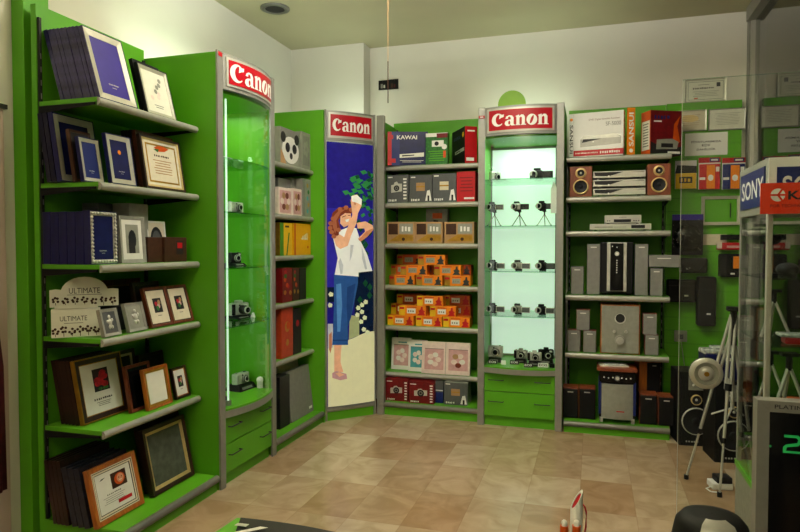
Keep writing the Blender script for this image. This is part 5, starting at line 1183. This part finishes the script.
bag('pink and red foil bag hanging above the orange card', 717, 742, 242.5, 250, 5.08, .04, 'red', lambda t, w, h, d: MB().box(-w*.5, -w*.3, -.004, d*.5, h*.2, h*1.0, 'pink_pale', .004).box(-w*.1, w*.4, -.004, 0, h*.3, h*.6, 'pink').build('print', t), 'foil_bag')
bag('black folding stick hanging above the pink foil bag', 721, 742, 234.5, 240, 5.08, .03, 'black', None, 'folded_stick', 'stick', .004)
m = MB().box(-.09, .09, 0, .004, 0, .08, 'cream'); tag(m.build('price_strip'), 'beige card strip on the green panel behind the black stick', 'card', None, (wx(714), 5.155, wz(245)))
m = MB().box(-.045, .045, 0, .012, 0, .085, 'gray_box', .003).box(-.018, .018, -.004, .001, .02, .055, 'gray_mid', .002).tube([(0, -.002, .02), (.01, -.02, -.06), (.03, -.01, -.2), (.02, 0.005, -.32)], .003, 'gray_box'); tag(m.build('wall_socket'), 'grey wall socket with a hanging cable on the green panel', 'socket', None, (wx(682.5), 5.147, wz(343)))
sp_z = None
# loudspeakers on the floor
def tower_speaker(label, c, rz, w, h, d, group):
    t = thing('floor_speaker', label, 'speaker', (c[0], c[1], 0), rz, group); MB().box(-w/2, w/2, 0, d, 0, h, 'black', .004).build('cabinet', t)
    m = MB(); cone(m, 0, h*.34, w*.42, -.001, 'silver', 'charcoal', .985); m.build('woofer', t); m = MB(); cone(m, 0, h*.63, w*.16, -.001, 'gold_pale', 'silver'); m.build('midrange', t)
    m = MB().box(-w*.24, w*.24, -.004, .001, h*.76, h*.96, 'gray_box', .003); m.lathe([(w*.16, .001), (w*.08, -.004), (.001, -.002)], 'gray', 20, (0, -.005, h*.86), (0, -1, 0)); m.sph((-w*.1, -.006, h*.83), .008, 'card_white', 8, 6); m.build('tweeter', t)
    MB().words(-w*.3, w*.1, h*.06, h*.025, 5, 'silver', -.001).build('badge', t)
tower_speaker('black floor loudspeaker with round silver rimmed cone, next to the rack end', (.675, 4.60), R(8), .21, .50, .24, 'black floor loudspeakers'); tower_speaker('black floor loudspeaker with round silver rimmed cone, nearer the tripod', (.845, 4.30), R(8), .215, .51, .24, 'black floor loudspeakers')
o = MB().box(-.11, .11, 0, .14, 0, .16, 'navy', .004); o.rect(.01, .05, .12, .14, 'card_white', -.0006); tag(o.build('carton_box'), 'dark blue box with a white tag on the floor loudspeaker nearer the tripod', 'box', None, (.79, 4.33, .5112), R(8))
m = MB().box(-.12, .12, 0, .1, 0, .03, 'clear_plastic', .008).box(-.06, .1, .02, .09, .03, .045, 'clear_plastic', .006); tag(m.build('plastic_pack'), 'clear plastic packaging lying on the dark blue box', 'pack', None, (.79, 4.34, .672), R(10))
m = MB().box(-.055, .055, 0, .09, 0, .035, 'card_white', .006).box(-.03, .05, .0, .08, .0355, .07, 'charcoal', .005).tube([(-.05, .03, .01), (-.09, .0, .008), (-.08, -.04, .006), (-.03, -.05, .006)], .003, 'card_white'); tag(m.build('power_adapter'), 'white and black adapter with a short cable on the floor by the tripod', 'adapter', None, (.70, 3.80, 0.001), .2)

# silver camera tripod on the floor
t = thing('camera_tripod', 'tall silver tripod standing on the floor beside the glass showcase', 'tripod', (.73, 3.86, 0)); top = Vector((.02, 0, .97))
MB().cyl((0.02, 0, .80), (0.02, 0, 1.0), .018, 'black', n=12).box(-.015, .055, -.03, .03, .99, 1.015, 'black', .005).build('head', t)
for k, (fx, fy) in enumerate(((-.2, .07), (-.065, -.16), (.17, .12))):
    p1 = Vector((fx, fy, .01)); d = p1-top; o2 = Vector((.012, 0, 0))
    l = MB().cyl(top+o2, top+d*.42+o2, .009, 'alu_light', n=8).cyl(top-o2, top+d*.42-o2, .009, 'alu_light', n=8).cyl(top+d*.36, top+d*.72, .009, 'alu_light', n=8).cyl(top+d*.68, p1, .0065, 'alu_light', n=8).build('leg', t)
    MB().cyl(top+d*.39, top+d*.43, .02, 'black', n=10).cyl(top+d*.69, top+d*.72, .013, 'black', n=10).build('leg_clamp', l); MB().cyl(p1-Vector((0, 0, .01)), p1+Vector((0, 0, .015)), .013, 'black', n=10).build('foot', l)
MB().cyl((.02, 0, .8), (.02, 0, .45), .01, 'silver', n=10).cyl((.02, 0, .45), (.02-.1, .03, .40), .005, 'silver', n=6).cyl((.02, 0, .45), (-.02, -.07, .40), .005, 'silver', n=6).cyl((.02, 0, .45), (.09, .05, .40), .005, 'silver', n=6).build('centre_column', t)

# ------------------------------------------------------------------ glass showcase with signs
CX0, CX1, CY0, CY1 = .70, 1.035, 2.98, 3.50
sc = thing('glass_showcase', 'glass showcase with SONY signs round its top beside the window', 'showcase', ((CX0+CX1)/2, (CY0+CY1)/2, 0)); ox, oy = (CX0+CX1)/2, (CY0+CY1)/2; hx, hy = (CX1-CX0)/2, (CY1-CY0)/2
MB().box(-hx, hx, -hy, hy, 0, .25, 'gray_box').box(-hx-.004, hx+.004, -hy-.004, hy+.004, .25, .275, 'green').build('base', sc)
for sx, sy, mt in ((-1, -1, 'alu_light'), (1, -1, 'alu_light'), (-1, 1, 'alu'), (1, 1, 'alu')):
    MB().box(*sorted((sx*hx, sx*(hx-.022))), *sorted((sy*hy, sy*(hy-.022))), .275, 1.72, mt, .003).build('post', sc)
m = MB().box(-hx-.002, hx+.002, -hy-.002, hy+.002, 1.49, 1.722, 'gray_box', .003)
m.push(Matrix.Translation((-hx-.002, hy, 0)) @ Matrix.Rotation(-PI/2, 4, 'Z')); m.box(.05, 2*hy-.03, -.006, 0, 1.525, 1.69, 'blue'); m.text('SONY', hy+.02, 1.608, .40, .085, 'card_white', -.0068, bold=.012)
for lx, lz in ((hy-.10-.0, 0), ): pass
m.pop()
m.box(-hx, hx, -hy-.008, -hy-.002, 1.49, 1.72, 'card_white', .002); m.box(-hx+.03, hx-.03, -hy-.013, -hy-.008, 1.515, 1.68, 'blue'); m.text('SONY', .0, 1.60, .235, .085, 'card_white', -hy-.0138, bold=.015)
m.build('sign_header', sc)
MB().box(-hx+.002, -hx+.006, -hy+.023, hy-.023, .276, 1.489, 'glass_case').build('side_glass', sc); MB().box(-hx+.023, hx-.023, -hy+.002, -hy+.006, .276, 1.489, 'glass_case').build('front_glass', sc)
SH = [1.215, .93, .62]
for zz_ in SH: MB().box(-hx+.008, hx-.01, -hy+.008, hy-.01, zz_-.007, zz_, 'glass_shelf').build('glass_shelf', sc)
MB().box(hx-.008, hx-.003, -hy+.023, hy-.023, .276, 1.489, 'tan').build('back_board', sc)
MB().cyl((-hx+.014, -hy+.04, .3), (-hx+.014, -hy+.04, 1.47), .006, 'tube', n=8).build('light_tube', sc)
# red board in front of the header
kb = MB().box(-.002, .30, 0, .005, 0, .128, 'board_orange'); kb.disc(.062, .078, .027, 'card_white', -.0006, 24)
for a in (-55, 0, 55, 180):
    a = R(a); kb.poly([(.062+.004*math.cos(a+PI/2), .078+.004*math.sin(a+PI/2)), (.062-.004*math.cos(a+PI/2), .078-.004*math.sin(a+PI/2)), (.062+.028*math.cos(a)-.004*math.cos(a+PI/2), .078+.028*math.sin(a)-.004*math.sin(a+PI/2)), (.062+.028*math.cos(a)+.004*math.cos(a+PI/2), .078+.028*math.sin(a)+.004*math.sin(a+PI/2))], 'board_orange', -.0012)
kb.text('KA', .142, .076, .085, .036, 'ink', -.0007, bold=.03); kb.text('FOR TECHNOLOGY', .12, .033, .17, .012, 'dark_red', -.0007, bold=.01)
p = atY(761, 214, 2.95); tag(kb.build('sign_board'), 'orange red board with a round white emblem and KA lettering on the showcase front', 'sign', None, (p.x, 2.955, p.z))
# goods inside
def small_tripod(label, x, y, z, h, s, mat='alu_light'): return tripod(label, h, s, (x, y, z), mat)
z1 = SH[0]+.0006
t = thing('microphone_stand', 'black headed silver stand on the top glass shelf of the showcase', 'stand', (.79, 3.30, z1)); MB().cyl((0, 0, 0), (0, 0, .01), .04, 'black', n=16).build('base', t); MB().cyl((0, 0, .01), (0, 0, .14), .012, 'tan', n=10).build('column', t); MB().lathe([(.001, .0), (.03, .005), (.05, .03), (.045, .045), (.001, .05)], 'black', 16, (0, 0, .14)).build('head', t)
t = thing('dome_camera', 'black domed camera on the top glass shelf of the showcase', 'camera', (.80, 3.06, z1)); MB().cyl((0, 0, 0), (0, 0, .03), .035, 'black', n=16).build('base', t); MB().sph((0, 0, .035), (.046, .046, .03), 'charcoal').build('dome', t)
plate('white card on the top glass shelf of the showcase', '', .05, .05, (.90, 3.03, z1), 0, 'card_white', 'teal')
z2 = SH[1]+.0006
t = thing('red_tray', 'red gadget with a clear lid on the middle glass shelf of the showcase', 'gadget', (.87, 3.06, z2)); MB().box(-.08, .08, -.03, .05, 0, .03, 'red', .008).build('body', t); MB().box(-.1, .06, -.035, .055, .031, .045, 'clear_plastic', .005).build('lid', t)
small_tripod('silver tripod on the middle glass shelf, deep in the showcase', .80, 3.26, z2, .22, .07); 
z3 = SH[2]+.0006
small_tripod('tall silver tripod on the lowest glass shelf by the front of the showcase', .815, 3.07, z3, .27, .08); small_tripod('silver tripod on the lowest glass shelf behind the tall one', .80, 3.30, z3, .24, .07, 'silver')
m = MB().sph((0, 0, .035), (.035, .035, .035), 'red'); tag(m.build('red_ball'), 'red ball on the lowest glass shelf of the showcase', 'ball', None, (.945, 3.10, z3))
m = MB().box(-.05, .05, -.02, .03, 0, .05, 'orange_deep', .008); tag(m.build('orange_box'), 'orange gadget between the showcase tripods', 'gadget', None, (.875, 3.19, z3))
z4 = .2756
m = MB().box(-.12, .12, -.08, .08, 0, .26, 'navy', .004).box(-.1, .05, -.0806, -.0796, .05, .2, 'gray_mid'); tag(m.build('carton_box'), 'dark blue carton standing on the showcase floor', 'box', None, (.88, 3.12, z4)); m = MB().box(-.09, .09, -.07, .07, 0, .2, 'dark_red', .004).box(-.0906, -.0896, -.05, .05, .05, .14, 'card_white'); tag(m.build('carton_box'), 'dark red carton at the back of the showcase floor', 'box', None, (.86, 3.36, z4))

# ------------------------------------------------------------------ frameless glass door leaf with round lock
gd = thing('glass_door_leaf', 'frameless glass leaf with a round chrome lock standing open near the showcase', 'glass door', (.27, 2.2, 0))
MB().box(0, .80, 0, .006, .004, 1.882, 'glass_pane').box(-.0008, .0, 0, .006, .004, 1.882, 'silver').box(0, .8, 0, .006, 1.882, 1.8828, 'glass_shelf').build('pane', gd)
m = MB()
for prf, mt in (([(.05, 0), (.05, .006), (.044, .012), (.036, .013)], 'alu_light'), ([(.036, .013), (.031, .007), (.024, .007)], 'gray_box'), ([(.024, .007), (.02, .013), (.014, .016), (.001, .016)], 'silver')): m.lathe(prf, mt, 32, (.08, -.0005, .943), (0, -1, 0))
m.disc(.08, .943, .008, 'gold', -.0172, 12); m.lathe([(.05, 0), (.05, .008), (.001, .008)], 'chrome', 24, (.08, .0065, .943), (0, 1, 0)); m.build('lock', gd)
MB().box(.02, .12, -.008, .014, .0, .05, 'alu', .003).box(.66, .76, -.008, .014, 0, .05, 'alu', .003).build('floor_clamp', gd)

# ------------------------------------------------------------------ counter in front, screen and small things on it
ct = thing('sales_counter', 'sales counter just before the viewer carrying pens, leaflets and a web camera', 'counter', (-.1, .55, 0), YAW)
MB().box(-1.2, .75, -.35, .35, 0, .70, 'gray_box', .004).build('body', ct); MB().box(-1.22, .77, -.37, .37, .701, .74, 'gray', .006).build('top', ct); CT = .74
def cpos(px, py, z): return atZ(px, py, z)
# leaflet tray
q = cpos(237, 517, .88); e1 = cpos(312, 531, .88)-q; ang = math.atan2(e1.y, e1.x)
t = thing('leaflet_stand', 'bright green leaflet stand at the edge of the counter', 'stand', (q.x, q.y, CT+.001), ang)
MB().box(0, .30, -.24, 0, .131, .139, 'green', .002).build('tray', t); MB().cyl((.13, -.13, 0), (.13, -.13, .006), .07, 'gray', n=20).cyl((.13, -.13, .006), (.13, -.13, .131), .012, 'gray', n=10).build('foot', t)
m = MB(); nn = 12
zf = lambda x: .003+.006*math.sin(x/.27*PI)
for i in range(nn):
    a, b = .27*i/nn, .27*(i+1)/nn
    sk = lambda x: x+.10*(1-x/.27)
    m.add([(sk(a), -.2, zf(a)), (sk(b), -.2, zf(b)), (b, 0, zf(b)), (a, 0, zf(a)), (sk(a), -.2, 0), (sk(b), -.2, 0), (b, 0, 0), (a, 0, 0)], [(0, 1, 2, 3), (7, 6, 5, 4), (0, 4, 5, 1), (2, 6, 7, 3), (1, 5, 6, 2), (3, 7, 4, 0)], 'ink')
m.add([(.012, -.035, .006), (.035, -.035, .0075), (.035, -.025, .0075), (.012, -.025, .006)], [(0, 1, 2, 3)], 'silver'); m.add([(.03, -.06, .0085), (.045, -.06, .0092), (.075, -.03, .0105), (.06, -.03, .0098)], [(0, 1, 2, 3)], 'card_white')
ex = Vector((math.cos(ang), math.sin(ang), 0)); ey = Vector((-math.sin(ang), math.cos(ang), 0)); mp = Vector((q.x, q.y, CT+.001+.1395))+ex*.012-ey*.006
tag(m.build('magazine'), 'black covered magazine lying on the bright green leaflet stand', 'magazine', None, mp, ang)
# pens in a holder
c0 = cpos(582, 540, .84); ph = thing('pen_holder', 'low black pen holder on the counter holding the orange pens', 'holder', (c0.x, c0.y, CT+.0005), YAW)
hp = MB().box(-.048, .03, -.02, .025, 0, .012, 'black', .003); [hp.box(x-.009, x+.009, -.0085, .0085, .012, .05, 'black', .002) for x in (-.031, -.0098, .012)]
hp.build('block', ph)
for k, (dx, lab) in enumerate(((-.031, 'orange pen with white cap, nearer the poster side of the holder'), (-.0098, 'orange pen with white cap beside the slanted white tube'))):
    t = thing('pen', lab, 'pen', tuple(Vector((c0.x, c0.y, CT+.0515))+_r*dx*1.0), YAW, 'orange pens in the holder'); zt = cpos(575, 492, .9)
    MB().cyl((0, 0, 0), (0, 0, .074), .0073, 'orange_deep', n=14).build('barrel', t); MB().cyl((0, 0, .074), (0, 0, .079), .0052, 'card_white', n=12).sph((0, 0, .079), .0052, 'card_white', 10, 6).build('cap', t)
t = thing('marker_tube', 'white tube with a slanted red mouth standing among the pens', 'marker', tuple(Vector((c0.x, c0.y, CT+.0515))+_r*-.0048+_f*.0185), YAW)
RIM = .112; m = MB(); n = 20; r = .0105
vs = [(r*math.cos(2*PI*i/n), r*math.sin(2*PI*i/n), 0) for i in range(n)]+[(r*math.cos(2*PI*i/n), r*math.sin(2*PI*i/n), RIM+.018*math.cos(2*PI*i/n)) for i in range(n)]; m.add(vs, [(i, (i+1) % n, n+(i+1) % n, n+i) for i in range(n)], 'card_white', True); m.build('tube', t)
m = MB(); vs = [(r*k*math.cos(2*PI*i/n), r*k*math.sin(2*PI*i/n), RIM-.0005+.018*k*math.cos(2*PI*i/n)) for k in (1.02, .75) for i in range(n)]; m.add(vs, [(i, (i+1) % n, n+(i+1) % n, n+i) for i in range(n)], 'card_white', True); m.add([(r*.8*math.cos(2*PI*i/n), r*.8*math.sin(2*PI*i/n), RIM-.003+.018*.8*math.cos(2*PI*i/n)) for i in range(n)], [tuple(range(n))], 'red'); m.build('mouth', t)
MB().tube([(.0113, 0, .104), (.0145, 0, .1), (.0175, 0, .09), (.017, 0, .065), (.0125, 0, .04)], .0016, 'red', 6).build('clip', t)
# web camera / small round speaker
q = cpos(711, 510, .86); t = thing('desk_speaker', 'rounded black desk speaker with a silver front standing on the counter corner', 'speaker', (q.x-.012, q.y-.075, CT+.0005), YAW-R(15))
m = MB().lathe([(.05, 0), (.062, .006), (.064, .096), (.058, .126), (.048, .138), (.03, .142), (.001, .143)], 'black', 32); m.build('body', t)
m = MB(); n = 12; vs = []; fs = []
for i in range(n+1):
    a = R(-118+62*i/n)
    for rr, zz_ in ((.0652, .02), (.0652, .096), (.0592, .1265), (.049, .139), (.03, .1432)): vs.append((rr*math.cos(a), rr*math.sin(a), zz_))
for i in range(n):
    for j in range(4): fs.append((5*i+j, 5*i+5+j, 5*i+6+j, 5*i+1+j))
m.add(vs, fs, 'silver_dim', True); m.build('silver_band', t)
m = MB().lathe([(.022, -.004), (.022, .003), (.018, .004), (.001, -.002)], 'black_gloss', 24, (.065*math.cos(R(-87)), .065*math.sin(R(-87)), .07), (math.cos(R(-87)), math.sin(R(-87)), .1)); m.build('lens', t)
# screen at the corner of view
SY = 1.58
p = atY(757.5, 400, SY); zt = p.z; x0 = p.x
st = thing('display_stand', 'grey stand carrying the black screen beside the counter', 'stand', (x0+.27, SY+.12, 0)); MB().box(-.25, .25, -.1, .2, 0, .50, 'gray_dark', .004).build('body', st); MB().box(-.27, .27, -.115, .22, .501, .53, 'gray', .004).build('top', st)
tv = thing('television', 'black screen in a grey frame with a green digit, on the grey stand', 'screen', (x0+.27, SY, .531)); h = zt-.531; w = .54
MB().ring(-w/2, w/2, 0, h, .026, 0, .04, 'gray', .004).box(-w/2+.01, w/2-.01, .04, .07, .01, h-.01, 'gray', .004).box(-w/2+.05, w/2-.05, .07, .2, .04, h-.05, 'gray_dark', .02).text('PLATINUM', -w/2+.075, h-.0125, .08, .009, 'charcoal', -.0008+.002, bold=.01).build('casing', tv)
m = MB().box(-w/2+.025, w/2-.025, .006, .03, .025, h-.025, 'black_gloss')
d0 = atY(792, 444, SY+.006); ux = d0.x-(x0+.27); uz = d0.z-.531
for a in (([(-.016, .02), (.012, .02), (.018, .012), (.018, .002), (.012, -.004), (-.01, -.008), (-.012, -.016), (.018, -.016), (.018, -.021), (-.018, -.021), (-.018, -.008), (-.012, -.002), (.010, .003), (.012, .010), (.008, .014), (-.016, .014)]), ): m.poly([(ux+x, uz+z_) for x, z_ in a], 'led_green', .0052)
d1 = atY(770, 446, SY+.006); m.disc(d1.x-(x0+.27), d1.z-.531, .003, 'led_green', .0052, 8); m.build('screen', tv)

# ------------------------------------------------------------------ odds and ends on walls and ceiling
m = MB().cyl((0, 0, 0), (0, 0, .012), .106, 'green_dot', n=40); o = tag(m.build('round_sign'), 'round bright green disc standing on top of the backlit tower', 'sign', None, None); cdisc = atY(512, 104, 4.9); o.location = (cdisc.x, 4.92, 2.5); o.rotation_euler = (PI/2, 0, 0)
ds = MB().box(-.02, .02, -.01, .01, 2.166, 2.38, 'green_dot'); 
o.location = (cdisc.x, 4.90, 2.165+.13+.0) if 0 else (cdisc.x, 4.90, atY(512, 104, 4.9).z-.005)
sup = MB().box(-.012, .012, -.16, .0, -.014, -.010, 'alu')
sup = MB().box(-.015, .015, -(o.location.z-2.166), -.1, -.02, -.012, 'alu').build('stick', o)
# two little framed pictures on the back wall
for k, (a, b) in enumerate(((378.5, 387.2), (388.2, 398))):
    p0 = atY(a, 90-k*.6, YB-.012); p1 = atY(b, 80-k*1.2, YB-.012)
    m = MB().box(-(p1.x-p0.x)/2, (p1.x-p0.x)/2, 0, .01, 0, p1.z-p0.z, 'black'); m.rect(-.02, .0, .012, .05, 'gray' if not k else 'brown', -.0006); m.rect(.006, .02, .014, .04, 'silver' if not k else 'maroon', -.0006)
    tag(m.build('small_picture'), ('small black picture with pale figures high on the back wall', 'small black picture with dark red figures high on the back wall')[k], 'picture', None, ((p0.x+p1.x)/2, YB-.0105, p0.z))
pc = atY(388, 103, 3.2); t = thing('hanging_rod', 'thin rod and wire hanging from the ceiling before the small pictures', 'rod', (pc.x, 3.2, pc.z)); MB().cyl((0, 0, 0), (0, 0, .22), .0028, 'brown', n=8).build('rod', t); MB().cyl((0, 0, .22), (0, 0, ZC-pc.z-.02), .0014, 'tan', n=6).build('wire', t); MB().cyl((0, 0, ZC-pc.z-.02), (0, 0, ZC-pc.z-.001), .014, 'tan', n=12).build('ceiling_mount', t)
pc = atZ(275, 8, ZC); t = thing('ceiling_spot', 'round recessed spotlight in the ceiling above the album rack', 'lamp', (pc.x, pc.y, ZC-.016)); MB().lathe([(.105, .016), (.105, .006), (.085, 0), (.07, .004), (.07, .015)], 'lamp_off', 28).build('trim_ring', t); MB().cyl((0, 0, .006), (0, 0, .015), .069, 'charcoal', n=24).build('lamp_glass', t)
# little red stickers on the posts
for k, (px, py) in enumerate(((217.5, 49), )):
    m = MB().box(-.018, .018, -.002, 0, 0, .022, 'red'); tag(m.build('price_sticker'), 'small red sticker at the top of the post of the green interior tower', 'sticker', None, (XT-.0, 3.0075, 2.385), PI/2)
m = MB().box(-.022, .022, -.003, 0, 0, .02, 'red').box(-.012, .012, -.0036, -.003, .006, .013, 'card_white'); tag(m.build('price_sticker'), 'small red sticker at the top of the post of the backlit tower', 'sticker', None, (-.80, YT-.0205, 2.30))
# coat beside the end post
cu = MB(); n = 8
pts = []
for i in range(n+1): pts.append((i/n*.16-.08, .012*math.sin(i*1.9)))
vs = []; fs = []
for i, (x, y) in enumerate(pts): vs += [(x, y, 0), (x*.9, y*.6, .55), (x*.5, y*.3, .82), (x*.5, y*.3+.03, .82), (x*.9, y*.6+.04, .55), (x, y+.045, 0)]
for i in range(n):
    for j in range(5): fs.append((6*i+j, 6*i+6+j, 6*i+7+j, 6*i+1+j))
    fs.append((6*i+5, 6*i+11, 6*i+6, 6*i))
fs += [(0, 1, 2, 3, 4, 5), tuple(6*n+j for j in (5, 4, 3, 2, 1, 0))]
p = atX(0, 470, -2.48)
tag(cu.add(vs, fs, 'maroon', True).build('coat'), 'dark maroon coat hanging low against the wall at the edge of view', 'coat', None, (-2.475, p.y-.045, .27), PI/2)

# ------------------------------------------------------------------ lights
def area(name, loc, rot, sx, sy, power, col=(1, 1, 1)):
    l = bpy.data.lights.new(name, 'AREA'); l.shape = 'RECTANGLE'; l.size = sx; l.size_y = sy; l.energy = power; l.color = col
    o = bpy.data.objects.new(name, l); C.objects.link(o); o.location = loc; o.rotation_euler = rot; return o
def ceiling_fixture(label, x, y, sx, sy, power, col):
    t = thing('added_ceiling_light', label, 'lamp', (x, y, ZC-.055)); MB().box(-sx/2-.03, sx/2+.03, -sy/2-.03, sy/2+.03, .012, .054, 'white', .004).build('housing', t)
    area('added_ceiling_glow', (x, y, ZC-.06), (0, 0, 0), sx, sy, power, col)
def uplight(label, x, y, z, sx, sy, power, col):  # upward area light, added in place of flash bounced off the ceiling
    t = thing('added_uplight', label, 'lamp', (x, y, z)); MB().box(-sx/2-.02, sx/2+.02, -sy/2-.02, sy/2+.02, -.05, -.004, 'white', .004).build('tray', t)
    for k in (-1, 1): MB().cyl((k*sx*.45, 0, -.005), (k*sx*.45, 0, ZC-z-.001), .004, 'gray', n=6).build('suspension_wire', t)
    area('bounce_fill_glow', (x, y, z+.002), (PI, 0, 0), sx, sy, power, col)
ceiling_fixture('unseen ceiling light added over the shop floor', -.7, 3.1, 1.2, .3, 24, (1, .98, .92))  # added out of view near the racks so the shelves cast shade
uplight('unseen added uplight over the middle of the shop', -.7, 2.75, 2.72, 1.3, .2, 122, (1, .985, .92))
uplight('unseen added uplight behind the counter', -.6, -.7, 2.45, 1.6, .2, 105, (1, .985, .92))
# tower lights
area('tower_fill', (-2.2, 3.30, 2.19), (0, 0, 0), .3, .5, 2.2, (.97, 1, .95))
MB().box(-.2970, -.2940, .16, .36, .5, 2.1, 'white').build('fill_panel', tA)  # added panel, its unseen strip light evens out the tower interior
area('tower_fill', (-1.95-.26, 3.30-.290, 1.3), (PI/2, 0, PI), .2, 1.6, 5, (.95, 1, .93))
area('tower_fill', (-.515, 4.9, 2.14), (0, 0, 0), .4, .25, 3.0, (.85, 1, .9))
# lamps behind the signs throw light on the upper wall
area('sign_lamp', (-2.2, 3.30, 2.24), (PI, 0, 0), .3, .5, 4.5, (.82, 1, .8))
area('sign_lamp', (-.515, 4.95, 2.19), (PI, 0, 0), .45, .25, 2.8, (.84, 1, .8))
area('sign_lamp', (-1.93, 4.72, 2.22), (PI, 0, 0), .3, .15, 2.8, (.84, 1, .8))

w = bpy.data.worlds.new('world'); bpy.context.scene.world = w; w.use_nodes = True
w.node_tree.nodes['Background'].inputs[0].default_value = (.02, .02, .025, 1); w.node_tree.nodes['Background'].inputs[1].default_value = .3
vs_ = bpy.context.scene.view_settings; vs_.view_transform = 'Standard'; vs_.look = 'None'; vs_.exposure = 0; vs_.gamma = 1; vs_.use_curve_mapping = False
